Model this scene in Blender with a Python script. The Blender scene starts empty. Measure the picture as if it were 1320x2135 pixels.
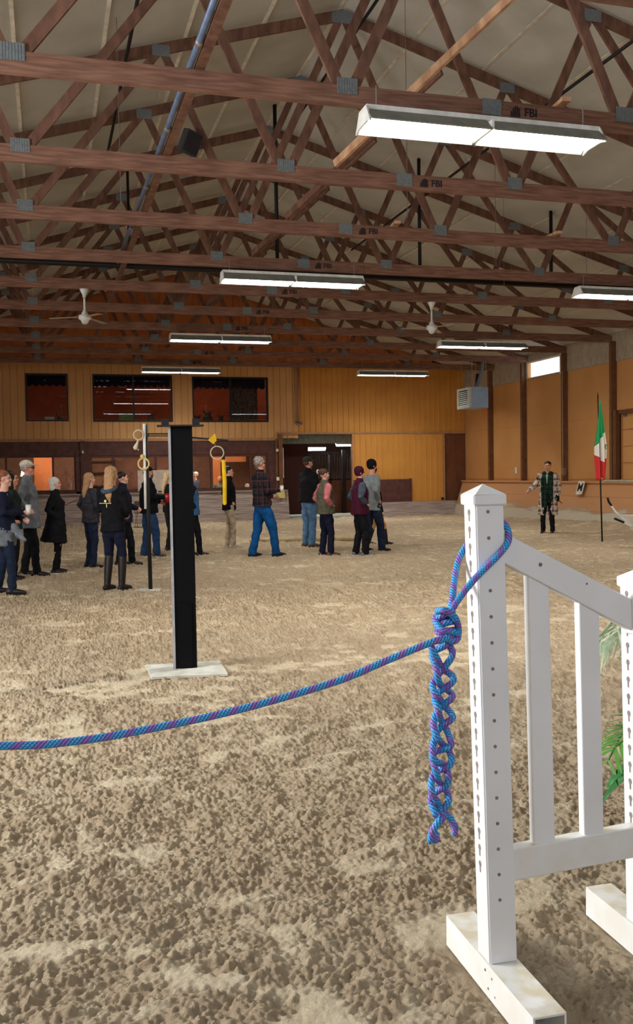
import bpy, bmesh, math, random
import numpy as np
from mathutils import Vector, Matrix
random.seed(7)
S = bpy.context.scene
COL = S.collection

# ------------------------------------------------------------------ camera
f_px, CX, CY, EYE = 1950.0, 660.0, 1067.5, 1.57
yaw, pitch, rho = math.atan(560/f_px), math.atan(81.5/f_px), .0162
F0 = Vector((math.sin(yaw), math.cos(yaw), 0)); R0 = Vector((math.cos(yaw), -math.sin(yaw), 0)); ZZ = Vector((0, 0, 1))
FW = F0*math.cos(pitch) - ZZ*math.sin(pitch); U0 = F0*math.sin(pitch) + ZZ*math.cos(pitch)
RT = R0*math.cos(rho) - U0*math.sin(rho); UP = R0*math.sin(rho) + U0*math.cos(rho)
cd = bpy.data.cameras.new('camera'); cam = bpy.data.objects.new('camera', cd); COL.objects.link(cam)
cam.matrix_world = Matrix(((RT.x, UP.x, -FW.x, 0), (RT.y, UP.y, -FW.y, 0), (RT.z, UP.z, -FW.z, EYE), (0, 0, 0, 1)))
cd.sensor_fit = 'VERTICAL'; cd.sensor_height = 24.0; cd.lens = f_px/2135.0*24.0
cd.clip_start = .05; cd.clip_end = 200
S.camera = cam

# ------------------------------------------------------------------ world, lights, exposure
W = bpy.data.worlds.new('sky'); S.world = W; W.use_nodes = True
bg = W.node_tree.nodes['Background']; bg.inputs[0].default_value = (.86, .93, 1, 1); bg.inputs[1].default_value = 1.6
def area(name, loc, target, sx, sy, power, color=(1, 1, 1), spread=180):
    l = bpy.data.lights.new(name, 'AREA'); l.shape = 'RECTANGLE'; l.size = sx; l.size_y = sy
    l.energy = power; l.color = color; l.spread = math.radians(spread)
    o = bpy.data.objects.new(name, l); COL.objects.link(o); o.location = loc
    o.rotation_euler = (Vector(target)-Vector(loc)).to_track_quat('-Z', 'Y').to_euler(); return o
# unseen lamps added for light: left key, fill from behind, left eave fill
area('added_key_left', (-5.7, 5.2, 2.9), (1.6, 3.2, .3), 2.6, 2.4, 860, (.93, .97, 1))  # added key lamp; the left wall has no door here
area('added_fill_rear', (3.5, -5.6, 4.5), (5.5, 10, .8), 14, 1.7, 300, (.62, .81, 1))  # added cool fill; the front wall has no windows
area('added_fill_left', (-5.6, 14, 4.4), (6, 16, 0), 14, 1.2, 230, (1, .96, .9))  # added warm fill strip; the wall holds no light panel
sl = bpy.data.lights.new('sun', 'SUN'); sl.energy = 1.3; sl.angle = math.radians(5); sl.color = (1, .84, .62); so_ = bpy.data.objects.new('sun', sl); COL.objects.link(so_)
so_.rotation_euler = Vector((1, .06, -math.tan(math.radians(15)))).to_track_quat('-Z', 'Y').to_euler()
S.view_settings.view_transform = 'Standard'; S.view_settings.look = 'None'
S.view_settings.exposure = 0.25; S.view_settings.gamma = 1

# ------------------------------------------------------------------ materials
MATS = {}
def srgb(c):
    return tuple(((v/255)/12.92 if v/255 <= .04045 else ((v/255+.055)/1.055)**2.4) for v in c) + (1,)
def mat(name, c, rough=.7, c2=None, scale=8, stretch=(1, 1, 1), metal=0, bump=0, bscale=60, spec=.3, detail=4):
    if name in MATS: return MATS[name]
    m = bpy.data.materials.new(name); m.use_nodes = True; nt = m.node_tree; b = nt.nodes['Principled BSDF']
    b.inputs['Base Color'].default_value = srgb(c); b.inputs['Roughness'].default_value = rough
    b.inputs['Metallic'].default_value = metal; b.inputs['Specular IOR Level'].default_value = spec
    tc = nt.nodes.new('ShaderNodeTexCoord'); mp = nt.nodes.new('ShaderNodeMapping')
    mp.inputs['Scale'].default_value = stretch; nt.links.new(tc.outputs['Object'], mp.inputs[0])
    if c2 is None: c2 = tuple(v*.88 for v in c)
    n = nt.nodes.new('ShaderNodeTexNoise'); n.inputs['Scale'].default_value = scale; n.inputs['Detail'].default_value = detail
    nt.links.new(mp.outputs[0], n.inputs['Vector'])
    r = nt.nodes.new('ShaderNodeValToRGB'); r.color_ramp.elements[0].position = .35; r.color_ramp.elements[1].position = .65
    r.color_ramp.elements[0].color = srgb(c2); r.color_ramp.elements[1].color = srgb(c)
    nt.links.new(n.outputs['Fac'], r.inputs[0]); nt.links.new(r.outputs[0], b.inputs['Base Color'])
    if bump:
        n2 = nt.nodes.new('ShaderNodeTexNoise'); n2.inputs['Scale'].default_value = bscale; nt.links.new(mp.outputs[0], n2.inputs['Vector'])
        bp = nt.nodes.new('ShaderNodeBump'); bp.inputs['Strength'].default_value = bump; bp.inputs['Distance'].default_value = .01
        nt.links.new(n2.outputs['Fac'], bp.inputs['Height']); nt.links.new(bp.outputs[0], b.inputs['Normal'])
    MATS[name] = m; return m
def dust_top(m, c):
    nt = m.node_tree; b = nt.nodes['Principled BSDF']; src = b.inputs['Base Color'].links[0].from_socket
    g = nt.nodes.new('ShaderNodeNewGeometry'); sp = nt.nodes.new('ShaderNodeSeparateXYZ'); nt.links.new(g.outputs['True Normal'], sp.inputs[0])
    tc = nt.nodes.new('ShaderNodeTexCoord'); n = nt.nodes.new('ShaderNodeTexNoise'); n.inputs['Scale'].default_value = 11; n.inputs['Detail'].default_value = 6; nt.links.new(tc.outputs['Object'], n.inputs['Vector'])
    r = nt.nodes.new('ShaderNodeValToRGB'); r.color_ramp.elements[0].position = .42; r.color_ramp.elements[1].position = .60; nt.links.new(n.outputs['Fac'], r.inputs[0])
    gt = nt.nodes.new('ShaderNodeMath'); gt.operation = 'GREATER_THAN'; gt.inputs[1].default_value = .8; nt.links.new(sp.outputs[2], gt.inputs[0])
    mu = nt.nodes.new('ShaderNodeMath'); mu.operation = 'MULTIPLY'; nt.links.new(gt.outputs[0], mu.inputs[0]); nt.links.new(r.outputs[0], mu.inputs[1])
    mx = nt.nodes.new('ShaderNodeMix'); mx.data_type = 'RGBA'; nt.links.new(mu.outputs[0], mx.inputs[0]); nt.links.new(src, mx.inputs[6]); mx.inputs[7].default_value = srgb(c); nt.links.new(mx.outputs[2], b.inputs['Base Color'])
def emis(name, c, s):
    if name in MATS: return MATS[name]
    m = bpy.data.materials.new(name); m.use_nodes = True; nt = m.node_tree; b = nt.nodes['Principled BSDF']
    b.inputs['Base Color'].default_value = (.8, .8, .8, 1); b.inputs['Emission Color'].default_value = (*c, 1); b.inputs['Emission Strength'].default_value = s
    MATS[name] = m; return m
def glass(name):
    m = bpy.data.materials.new(name); m.use_nodes = True; nt = m.node_tree; nt.nodes.remove(nt.nodes['Principled BSDF'])
    out = nt.nodes['Material Output']; t = nt.nodes.new('ShaderNodeBsdfTransparent'); g = nt.nodes.new('ShaderNodeBsdfGlossy')
    t.inputs[0].default_value = (.86, .88, .88, 1); g.inputs['Roughness'].default_value = .01
    mx = nt.nodes.new('ShaderNodeMixShader'); fr = nt.nodes.new('ShaderNodeFresnel'); fr.inputs[0].default_value = 1.6
    nt.links.new(fr.outputs[0], mx.inputs[0]); nt.links.new(t.outputs[0], mx.inputs[1]); nt.links.new(g.outputs[0], mx.inputs[2])
    nt.links.new(mx.outputs[0], out.inputs[0]); MATS[name] = m; return m
def plaid(name, base, dark, light, sc=14):
    m = bpy.data.materials.new(name); m.use_nodes = True; nt = m.node_tree; b = nt.nodes['Principled BSDF']
    b.inputs['Roughness'].default_value = .9; b.inputs['Specular IOR Level'].default_value = .1
    tc = nt.nodes.new('ShaderNodeTexCoord'); sp = nt.nodes.new('ShaderNodeSeparateXYZ'); nt.links.new(tc.outputs['Object'], sp.inputs[0])
    def stripe(sock, k, off, th):
        a = nt.nodes.new('ShaderNodeMath'); a.operation = 'MULTIPLY'; a.inputs[1].default_value = k; nt.links.new(sock, a.inputs[0])
        s = nt.nodes.new('ShaderNodeMath'); s.operation = 'ADD'; s.inputs[1].default_value = off; nt.links.new(a.outputs[0], s.inputs[0])
        fr = nt.nodes.new('ShaderNodeMath'); fr.operation = 'FRACT'; nt.links.new(s.outputs[0], fr.inputs[0])
        g = nt.nodes.new('ShaderNodeMath'); g.operation = 'GREATER_THAN'; g.inputs[1].default_value = th; nt.links.new(fr.outputs[0], g.inputs[0]); return g.outputs[0]
    ad = nt.nodes.new('ShaderNodeMath'); ad.operation = 'ADD'; nt.links.new(sp.outputs[0], ad.inputs[0]); nt.links.new(sp.outputs[1], ad.inputs[1])
    col = None
    def mix(fac, c_in, c, w):
        mm = nt.nodes.new('ShaderNodeMix'); mm.data_type = 'RGBA'
        mu = nt.nodes.new('ShaderNodeMath'); mu.operation = 'MULTIPLY'; mu.inputs[1].default_value = w; nt.links.new(fac, mu.inputs[0])
        nt.links.new(mu.outputs[0], mm.inputs[0])
        if isinstance(c_in, tuple): mm.inputs[6].default_value = c_in
        else: nt.links.new(c_in, mm.inputs[6])
        mm.inputs[7].default_value = c; return mm.outputs[2]
    c1 = mix(stripe(ad.outputs[0], sc, 0, .5), srgb(base), srgb(dark), .7)
    c2 = mix(stripe(sp.outputs[2], sc, .2, .5), c1, srgb(dark), .7)
    c3 = mix(stripe(ad.outputs[0], sc, .3, .86), c2, srgb(light), .7)
    c4 = mix(stripe(sp.outputs[2], sc, .55, .86), c3, srgb(light), .6)
    nt.links.new(c4, b.inputs['Base Color']); MATS[name] = m; return m

M_truss = mat('truss_wood', (140, 104, 88), .75, (108, 76, 62), 3, (1, 1, 12), bump=.2, bscale=20)
M_truss2 = mat('truss_web_wood', (122, 88, 72), .75, (92, 64, 52), 4, (3, 3, 1))
M_pale = mat('new_lumber', (205, 165, 130), .7, (170, 128, 98), 5, (2, 2, 1))
M_galv = mat('galvanised_plate', (122, 130, 134), .6, (108, 115, 120), 40, metal=.2)
M_ink = mat('ink', (40, 36, 40), .8)
M_ceil = mat('ceiling_sheet', (194, 194, 188), .8, (178, 177, 170), 1.2, detail=6)
M_batten = mat('ceiling_batten', (222, 214, 198), .8)
M_board = mat('tan_siding', (205, 158, 104), .6, (196, 146, 92), 2, (1, 1, .3))
M_metal = mat('orange_metal_siding', (206, 146, 66), .62, (196, 136, 60), 1.5, spec=.4)
M_panel = mat('orange_wall_panel', (204, 150, 94), .6, (192, 138, 82), .8, detail=6)
M_gable = mat('gable_siding', (188, 112, 62), .6, (170, 96, 52), 2)
M_brown = mat('brown_trim', (92, 58, 52), .6, (76, 46, 42), 6)
M_brownb = mat('brown_board', (112, 70, 46), .6, (96, 58, 38), 5, (1, 1, .4))
M_ledge = mat('tan_ledge', (176, 130, 92), .6)
M_darkb = mat('dark_frame', (34, 26, 26), .5)
M_osb = mat('grey_board', (182, 170, 152), .8, (160, 148, 130), 6, (1, 4, 1))
M_post = mat('brown_column', (122, 82, 54), .6, (106, 70, 46), 6)
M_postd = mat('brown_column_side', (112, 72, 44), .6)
M_dark = mat('room_dark', (60, 34, 28), .8)
M_room = mat('rust_room_wall', (150, 68, 34), .8, (132, 56, 28), 2)
M_room2 = mat('orange_room_wall', (190, 112, 66), .8, (176, 98, 56), 2)
M_navy = mat('navy_valance', (18, 24, 52), .9)
M_glass = glass('window_glass')
M_white = mat('white_vinyl', (232, 232, 232), .38, (224, 224, 223), 3, spec=.5)
M_whited = mat('dusty_vinyl', (228, 228, 226), .5, (222, 218, 208), 9, detail=6)
dust_top(M_whited, (208, 197, 170))
M_hole = mat('drill_hole', (142, 130, 122), .9)
M_conc = mat('aisle_concrete', (176, 180, 166), .8)
M_green = mat('pale_green_beam', (150, 162, 148), .7)
M_wfix = mat('white_enamel', (235, 236, 232), .4)
M_gfix = mat('fixture_side', (128, 132, 124), .5)
M_tube = emis('fluorescent_tube', (1, 1, .97), 14)
M_blackm = mat('black_steel', (8, 8, 11), .55, (5, 5, 7), 6, spec=.12)
M_blackp = mat('black_paint', (26, 24, 26), .5)
M_plate = mat('pale_plate', (206, 206, 196), .7, (180, 176, 162), 8, detail=6)
M_yellow = mat('yellow', (240, 196, 24), .6)
M_heater = mat('heater_casing', (150, 176, 204), .4, (140, 164, 192), 3)  # blue of the lit side face is put into the casing colour
M_heaterf = mat('heater_front', (196, 200, 190), .5)
M_metalp = mat('chair_metal', (140, 130, 126), .4, metal=.4)
M_conduit = mat('conduit', (104, 120, 150), .4, metal=.4)
M_wood_pole = mat('pale_pole', (196, 176, 132), .6)

# ------------------------------------------------------------------ helpers
def link(name, me, m=None, parent=None, smooth=False):
    o = bpy.data.objects.new(name, me); COL.objects.link(o)
    if m is not None:
        for k in (m if isinstance(m, (list, tuple)) else [m]): me.materials.append(k)
    if smooth: me.polygons.foreach_set('use_smooth', [True]*len(me.polygons))
    if parent is not None: o.parent = parent
    return o
def build(name, bm, m=None, parent=None, smooth=False):
    me = bpy.data.meshes.new(name); bmesh.ops.recalc_face_normals(bm, faces=bm.faces[:]); bm.to_mesh(me); bm.free()
    return link(name, me, m, parent, smooth)
def tag(o, label=None, cat=None, group=None, kind=None):
    if label: o['label'] = label
    if cat: o['category'] = cat
    if group: o['group'] = group
    if kind: o['kind'] = kind
    return o
def empty(name, loc=(0, 0, 0), rz=0):
    o = bpy.data.objects.new(name, None); COL.objects.link(o); o.location = loc; o.rotation_euler = (0, 0, rz); o.empty_display_size = .1; return o
def struct(name, bm, m, parent=None):
    o = build(name, bm, m, parent)
    if parent is None: o['kind'] = 'structure'
    return o
def nb(): return bmesh.new()
def box(bm, x0, x1, y0, y1, z0, z1, mi=0):
    v = [bm.verts.new(p) for p in ((x0,y0,z0),(x1,y0,z0),(x1,y1,z0),(x0,y1,z0),(x0,y0,z1),(x1,y0,z1),(x1,y1,z1),(x0,y1,z1))]
    for q in ((3,2,1,0),(4,5,6,7),(0,1,5,4),(1,2,6,5),(2,3,7,6),(3,0,4,7)):
        fc = bm.faces.new([v[i] for i in q]); fc.material_index = mi
    return v
def beam(bm, a, b, w, t, up=(0, 1, 0)):
    """box bar from a to b; w measured across 'up x dir', t along up"""
    a, b = Vector(a), Vector(b); d = (b-a).normalized(); u = Vector(up); s = d.cross(u).normalized(); u = s.cross(d).normalized()
    v = [bm.verts.new(p + s*(w/2*i) + u*(t/2*j)) for p in (a, b) for i, j in ((-1,-1),(1,-1),(1,1),(-1,1))]
    for q in ((0,1,2,3),(7,6,5,4),(0,4,5,1),(1,5,6,2),(2,6,7,3),(3,7,4,0)): bm.faces.new([v[i] for i in q])
def prism(bm, pts, axis, a0, a1):
    """polygon pts (2d) extruded along axis 0/1/2"""
    def mk(p, a):
        c = [p[0], p[1]]; c.insert(axis, a); return bm.verts.new(c)
    A = [mk(p, a0) for p in pts]; B = [mk(p, a1) for p in pts]; n = len(pts)
    bm.faces.new(A); bm.faces.new(B[::-1])
    for i in range(n): bm.faces.new((A[i], A[(i+1) % n], B[(i+1) % n], B[i]))
def ring_frame(d, ref=Vector((1, 0, 0))):
    d = d.normalized()
    if abs(d.dot(ref)) > .96: ref = Vector((0, 1, 0))
    s = (ref - d*ref.dot(d)).normalized(); return s, d.cross(s).normalized()
def limb(bm, pts, rads, seg=12, caps=True):
    """closed tapered tube through pts; rads (a,b) or r; rounded ends"""
    pts = [Vector(p) for p in pts]; rr = [(r, r) if not isinstance(r, tuple) else r for r in rads]
    n = len(pts); tang = []
    for i in range(n):
        d = pts[min(i+1, n-1)] - pts[max(i-1, 0)]; tang.append(d.normalized())
    P, Rr, T = [], [], []
    if caps:
        for k in (1, .8, .5):
            c = math.sqrt(1-k*k) if k < 1 else .02
            P.append(pts[0] - tang[0]*min(rr[0])*k); Rr.append((rr[0][0]*max(c, .05), rr[0][1]*max(c, .05))); T.append(tang[0])
    P += pts; Rr += rr; T += tang
    if caps:
        for k in (.5, .8, 1):
            c = math.sqrt(1-k*k) if k < 1 else .02
            P.append(pts[-1] + tang[-1]*min(rr[-1])*k); Rr.append((rr[-1][0]*max(c, .05), rr[-1][1]*max(c, .05))); T.append(tang[-1])
    prev = None
    for p, r, d in zip(P, Rr, T):
        s, u = ring_frame(d)
        ring = [bm.verts.new(p + s*(r[0]*math.cos(2*math.pi*k/seg)) + u*(r[1]*math.sin(2*math.pi*k/seg))) for k in range(seg)]
        if prev is None: bm.faces.new(ring[::-1])
        else:
            for k in range(seg): bm.faces.new((prev[k], prev[(k+1) % seg], ring[(k+1) % seg], ring[k]))
        prev = ring
    bm.faces.new(prev)
def cyl(bm, a, b, r, r2=None, seg=12): limb(bm, [a, b], [r, r2 if r2 else r], seg, caps=False)
def ell(bm, c, r, seg=14, rot=None):
    m = Matrix.Translation(Vector(c)) @ (rot.to_4x4() if rot else Matrix.Identity(4)) @ Matrix.Diagonal((r[0], r[1], r[2], 1))
    bmesh.ops.create_uvsphere(bm, u_segments=seg, v_segments=max(6, seg*2//3), radius=1, matrix=m)
def torus(bm, c, R, r, nrm=(0, 1, 0), seg=28, s2=8, a0=0, a1=2*math.pi):
    n = Vector(nrm).normalized(); s, u = ring_frame(n); c = Vector(c); pts = []
    full = abs(a1-a0-2*math.pi) < 1e-6; cnt = seg if full else seg+1; rings = []
    for i in range(cnt):
        a = a0 + (a1-a0)*i/seg; d = s*math.cos(a) + u*math.sin(a)
        rings.append([bm.verts.new(c + d*(R + r*math.cos(2*math.pi*k/s2)) + n*(r*math.sin(2*math.pi*k/s2))) for k in range(s2)])
    for i in range(cnt if full else cnt-1):
        A, B = rings[i], rings[(i+1) % cnt]
        for k in range(s2): bm.faces.new((A[k], A[(k+1) % s2], B[(k+1) % s2], B[k]))
def text_mesh(s, size, ext, bold=0):
    c = bpy.data.curves.new('lettering', 'FONT'); c.body = s; c.size = size; c.extrude = ext; c.align_x = 'CENTER'; c.align_y = 'CENTER'; c.offset = bold
    o = bpy.data.objects.new('lettering', c); COL.objects.link(o); dg = bpy.context.evaluated_depsgraph_get()
    me = bpy.data.meshes.new_from_object(o.evaluated_get(dg)); bpy.data.objects.remove(o); bpy.data.curves.remove(c); return me
FOLD = bpy.data.textures.new('folds', 'CLOUDS'); FOLD.noise_scale = .11; FOLD.noise_depth = 1
FOLD2 = bpy.data.textures.new('strands', 'CLOUDS'); FOLD2.noise_scale = .035; FOLD2.noise_depth = 1
def remesh(name, bm, vox, m, parent, smooth_it=4, fac=.5):
    me = bpy.data.meshes.new('tmp'); bm.to_mesh(me); bm.free(); o = bpy.data.objects.new('tmp', me); COL.objects.link(o)
    md = o.modifiers.new('r', 'REMESH'); md.mode = 'VOXEL'; md.voxel_size = vox
    if smooth_it: sm = o.modifiers.new('s', 'SMOOTH'); sm.iterations = smooth_it; sm.factor = fac
    if name in ('trousers', 'coat', 'jacket', 'vest', 'overcoat', 'scarf', 'tied_jacket', 'hair'):
        dm = o.modifiers.new('f', 'DISPLACE'); dm.texture = FOLD2 if name == 'hair' else FOLD; dm.strength = {'trousers': .034, 'hair': .014, 'vest': .024}.get(name, .040); dm.mid_level = .46; dm.texture_coords = 'GLOBAL'
        o.location = (len(bpy.data.meshes)*.37, 0, 0)
    dg = bpy.context.evaluated_depsgraph_get(); m2 = bpy.data.meshes.new_from_object(o.evaluated_get(dg)); m2.name = name
    m2.materials.clear(); bpy.data.objects.remove(o); bpy.data.meshes.remove(me)
    return link(name, m2, m, parent, True)
def catmull(P, n=8):
    P = [Vector(p) for p in P]; out = []
    for i in range(len(P)-1):
        p0, p1, p2, p3 = P[max(i-1, 0)], P[i], P[i+1], P[min(i+2, len(P)-1)]
        for k in range(n):
            t = k/n; out.append(.5*((2*p1) + (p2-p0)*t + (2*p0-5*p1+4*p2-p3)*t*t + (3*p1-p0-3*p2+p3)*t**3))
    out.append(P[-1]); return out
def wall_cells(bm, u0, u1, z0, z1, holes, put):
    us = sorted({u0, u1, *[h[i] for h in holes for i in (0, 1) if u0 < h[i] < u1]})
    zs = sorted({z0, z1, *[h[i] for h in holes for i in (2, 3) if z0 < h[i] < z1]})
    for a, b in zip(us, us[1:]):
        for c, d in zip(zs, zs[1:]):
            mu, mz = (a+b)/2, (c+d)/2
            if not any(h[0] < mu < h[1] and h[2] < mz < h[3] for h in holes): put(bm, a, b, c, d)

# ------------------------------------------------------------------ floor: harrowed sand footing
YB, XR, XL = 31.2, 14.6, -6.0
def vnoise(x, y, seed):
    xi, yi = np.floor(x).astype(np.int64), np.floor(y).astype(np.int64); fx, fy = x-xi, y-yi
    fx = fx*fx*(3-2*fx); fy = fy*fy*(3-2*fy)
    def h(i, j):
        n = (i*374761393 + j*668265263 + seed*974634777) & 0xffffffff
        n = ((n ^ (n >> 13))*1274126177) & 0xffffffff; return ((n ^ (n >> 16)) & 0xffff)/65535.
    return (h(xi, yi)*(1-fx)+h(xi+1, yi)*fx)*(1-fy)+(h(xi, yi+1)*(1-fx)+h(xi+1, yi+1)*fx)*fy
def blobs(x, y, cell, seed):
    """clod field: domes scattered on a jittered grid"""
    X, Y = x/cell, y/cell; xi, yi = np.floor(X).astype(np.int64), np.floor(Y).astype(np.int64); out = np.zeros_like(x)
    def h(i, j, s):
        n = (i*374761393 + j*668265263 + (seed*31+s)*974634777) & 0xffffffff
        n = ((n ^ (n >> 13))*1274126177) & 0xffffffff; return ((n ^ (n >> 16)) & 0xffff)/65535.
    for i in (-1, 0, 1):
        for j in (-1, 0, 1):
            a, b = xi+i, yi+j; px, py, r = a+h(a, b, 1), b+h(a, b, 2), .28+.42*h(a, b, 3)
            d2 = ((X-px)**2 + (Y-py)**2)/(r*r); out = np.maximum(out, np.sqrt(np.clip(1-d2, 0, 1))*r)
    return out
def axis_pts(segs):
    out = []
    for a, b, f in segs:
        x = a
        while x < b: out.append(x); x += f(x)
    out.append(segs[-1][1]); return np.array(out)
gx = axis_pts([(XL-.2, -.6, lambda x: .02+.1*(-.6-x)), (-.6, 2.6, lambda x: .0056), (2.6, XR+.2, lambda x: .0056*(x/2.6)**1.35)])
gy = axis_pts([(-7, 1.9, lambda y: .02+.12*(1.9-y)), (1.9, 3.3, lambda y: .0056), (3.3, YB+.3, lambda y: .0056*(y/3.3)**1.5)])
GX, GY = np.meshgrid(gx, gy)
x, y = GX.ravel(), GY.ravel()
def floor_low(x, y):
    z = .035*(vnoise(x*1.1, y*1.1, 3)-.5) + .03*(vnoise(x*2.7+9, y*2.7, 5)-.5)
    z = z + .22*np.exp(-((x-XR)/.9)**2)*np.clip((29-y)/7, 0, 1.1)         # footing banked along the right wall
    z = z + .05*np.exp(-((y-YB)/.8)**2)*np.clip((3-x)/3, 0, 1)
    for px, py, rr in ((1.26, 2.5, .45), (1.8, 2.55, .45), (1.03, 7.43, .55), (1.29, 12.84, .4)):
        z = z*(1-np.exp(-((x-px)**2+(y-py)**2)/(rr*rr)*.6)) 
    return z
smooth_mask = np.clip((vnoise(x*2.2+2*vnoise(x*1.3, y*1.3, 8), y*3.1, 11)*.5 + vnoise(x*8, y*11, 12)*.5 - .59)*5.5, 0, 1)*.9
wx, wy = x+.012*vnoise(x*40, y*40, 21), y+.012*vnoise(x*40, y*40, 22)
z = floor_low(x, y)
def ridge(x, y, f, sd):
    return 1-np.abs(2*vnoise(x*f, y*f, sd)-1)
w2x, w2y = x+.03*(vnoise(x*16, y*16, 61)-.5), y+.03*(vnoise(x*16, y*16, 62)-.5)
c1 = blobs(w2x, w2y, .030, 1); c3 = blobs(w2x, w2y+5, .062, 4); c2 = blobs(x+.004*vnoise(x*90, y*90, 91), y+.004*vnoise(x*90, y*90, 92), .0195, 9)
crumb = vnoise(w2x*15, w2y*15, 71)*.42 + vnoise(w2x*34+3, w2y*34, 72)*.34 + vnoise(w2x*75, w2y*75, 73)*.24
pres = np.clip((vnoise(x*13, y*13, 31)-.42)*6, 0, 1); pres3 = np.clip((vnoise(x*7, y*7, 33)-.5)*6, 0, 1)
clod = c1*.50*pres + c3*.42*pres3 + c2*.50
far = np.clip((y-3)/14, 0, 1)
rough = (1-.86*smooth_mask)
z = z + rough*((clod*.034 + crumb*.042)*(1+.6*far) + .020*(vnoise(x*9, y*9, 43)-.5))
z = z + smooth_mask*(.006*vnoise(x*30, y*30, 44)+.026)
z = z - .03
for px, py in ((1.272, 2.522), (1.824, 2.565)):
    dy = np.clip(np.abs(y-(py-.02))-.31, 0, None); dx = np.clip(np.abs(x-px)-.05, 0, None); k = np.exp(-(dx*dx+dy*dy)/.0016)
    z = z*(1-.85*k) - .006*k
nx_, ny_ = len(gx), len(gy)
co = np.empty((x.size, 3), np.float32); co[:, 0] = x; co[:, 1] = y; co[:, 2] = z
idx = (np.arange(ny_-1)[:, None]*nx_ + np.arange(nx_-1)[None, :]).ravel()
quads = np.stack([idx, idx+1, idx+nx_+1, idx+nx_], 1).astype(np.int32)
me = bpy.data.meshes.new('floor'); me.vertices.add(x.size); me.vertices.foreach_set('co', co.ravel())
me.loops.add(quads.size); me.loops.foreach_set('vertex_index', quads.ravel()); me.polygons.add(len(quads))
me.polygons.foreach_set('loop_start', np.arange(0, quads.size, 4, dtype=np.int32)); me.polygons.foreach_set('loop_total', np.full(len(quads), 4, np.int32))
me.update(calc_edges=True); me.polygons.foreach_set('use_smooth', np.ones(len(quads), bool))
at = me.attributes.new('clod', 'FLOAT', 'POINT'); at.data.foreach_set('value', np.clip((1-smooth_mask)*(.25+.5*vnoise(x*11, y*13, 51)+.35*vnoise(x*35, y*35, 52)), 0, 1).astype(np.float32))
ms = bpy.data.materials.new('sand'); ms.use_nodes = True; nt = ms.node_tree; b = nt.nodes['Principled BSDF']; b.inputs['Roughness'].default_value = .95; b.inputs['Specular IOR Level'].default_value = .1
an = nt.nodes.new('ShaderNodeAttribute'); an.attribute_name = 'clod'
tc = nt.nodes.new('ShaderNodeTexCoord'); nz = nt.nodes.new('ShaderNodeTexNoise'); nz.inputs['Scale'].default_value = 22; nz.inputs['Detail'].default_value = 6; nt.links.new(tc.outputs['Object'], nz.inputs['Vector'])
ma = nt.nodes.new('ShaderNodeMath'); ma.operation = 'MULTIPLY_ADD'; ma.inputs[1].default_value = .9; ma.inputs[2].default_value = -.42; nt.links.new(nz.outputs['Fac'], ma.inputs[0])
mb = nt.nodes.new('ShaderNodeMath'); mb.operation = 'ADD'; nt.links.new(an.outputs['Fac'], mb.inputs[0]); nt.links.new(ma.outputs[0], mb.inputs[1])
rp = nt.nodes.new('ShaderNodeValToRGB'); rp.color_ramp.elements[0].position = .05; rp.color_ramp.elements[1].position = .75
rp.color_ramp.elements[0].color = srgb((224, 207, 176)); rp.color_ramp.elements[1].color = srgb((190, 168, 139))
nt.links.new(mb.outputs[0], rp.inputs[0]); nt.links.new(rp.outputs[0], b.inputs['Base Color'])
nb2 = nt.nodes.new('ShaderNodeTexNoise'); nb2.inputs['Scale'].default_value = 75; nb2.inputs['Detail'].default_value = 7; nb2.inputs['Roughness'].default_value = .7; nt.links.new(tc.outputs['Object'], nb2.inputs['Vector'])
bp = nt.nodes.new('ShaderNodeBump'); bp.inputs['Strength'].default_value = 1.0; bp.inputs['Distance'].default_value = .022; nt.links.new(nb2.outputs['Fac'], bp.inputs['Height']); nt.links.new(bp.outputs[0], b.inputs['Normal'])
fl = link('floor', me, ms); fl['kind'] = 'structure'
del GX, GY

# ------------------------------------------------------------------ ceiling
RX, RZ, SL = 4.194, 8.19, .29
def roofz(x): return RZ - SL*abs(x-RX)
bm = nb()
for s, xe in ((1, XR), (-1, XL)):
    prism(bm, [(RX, RZ), (xe, roofz(xe)), (xe, roofz(xe)+.06), (RX, RZ+.06)], 1, -6, YB+.2)
ceil = struct('ceiling', bm, M_ceil)
bm = nb()
for k in range(-8, 9):
    bx = RX + k*1.11
    if XL < bx < XR: beam(bm, (bx, -6, roofz(bx)-.008), (bx, YB, roofz(bx)-.008), .05, .016, (0, 0, 1))
struct('ceiling_batten', bm, M_batten, ceil)

# ------------------------------------------------------------------ back wall
T = .16
up_win = [(-.59, .72, 3.36, 4.88), (1.49, 4.06, 3.34, 4.88), (4.72, 7.31, 3.33, 4.84)]
lo_win = [(-5.6, .90, 1.10, 2.25), (1.36, 7.26, 1.08, 2.22)]
door = (7.74, 10.3, .02, 2.92)
bm = nb()
wall_cells(bm, XL, XR, 0, 5.7, up_win+lo_win+[door], lambda b, u0, u1, z0, z1: box(b, u0, u1, YB+.03, YB+T, z0, z1))
prism(bm, [(XL, 5.6), (XR, 5.6), (XR, roofz(XR)), (RX, RZ), (XL, roofz(XL))], 1, YB+.03, YB+T)
wb = struct('wall_back', bm, M_gable)
bm = nb()      # tan boards, left upper part
x0 = XL
while x0 < 8.35:
    x1 = min(x0+.225, 8.35)
    wall_cells(bm, x0+.006, x1-.006, 2.78, 5.35, up_win, lambda b, u0, u1, z0, z1: box(b, u0, u1, YB, YB+.04, z0, z1)); x0 = x1
struct('tan_boards', bm, M_board, wb)
bm = nb()      # gable boards above the chord line
x0 = XL
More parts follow.
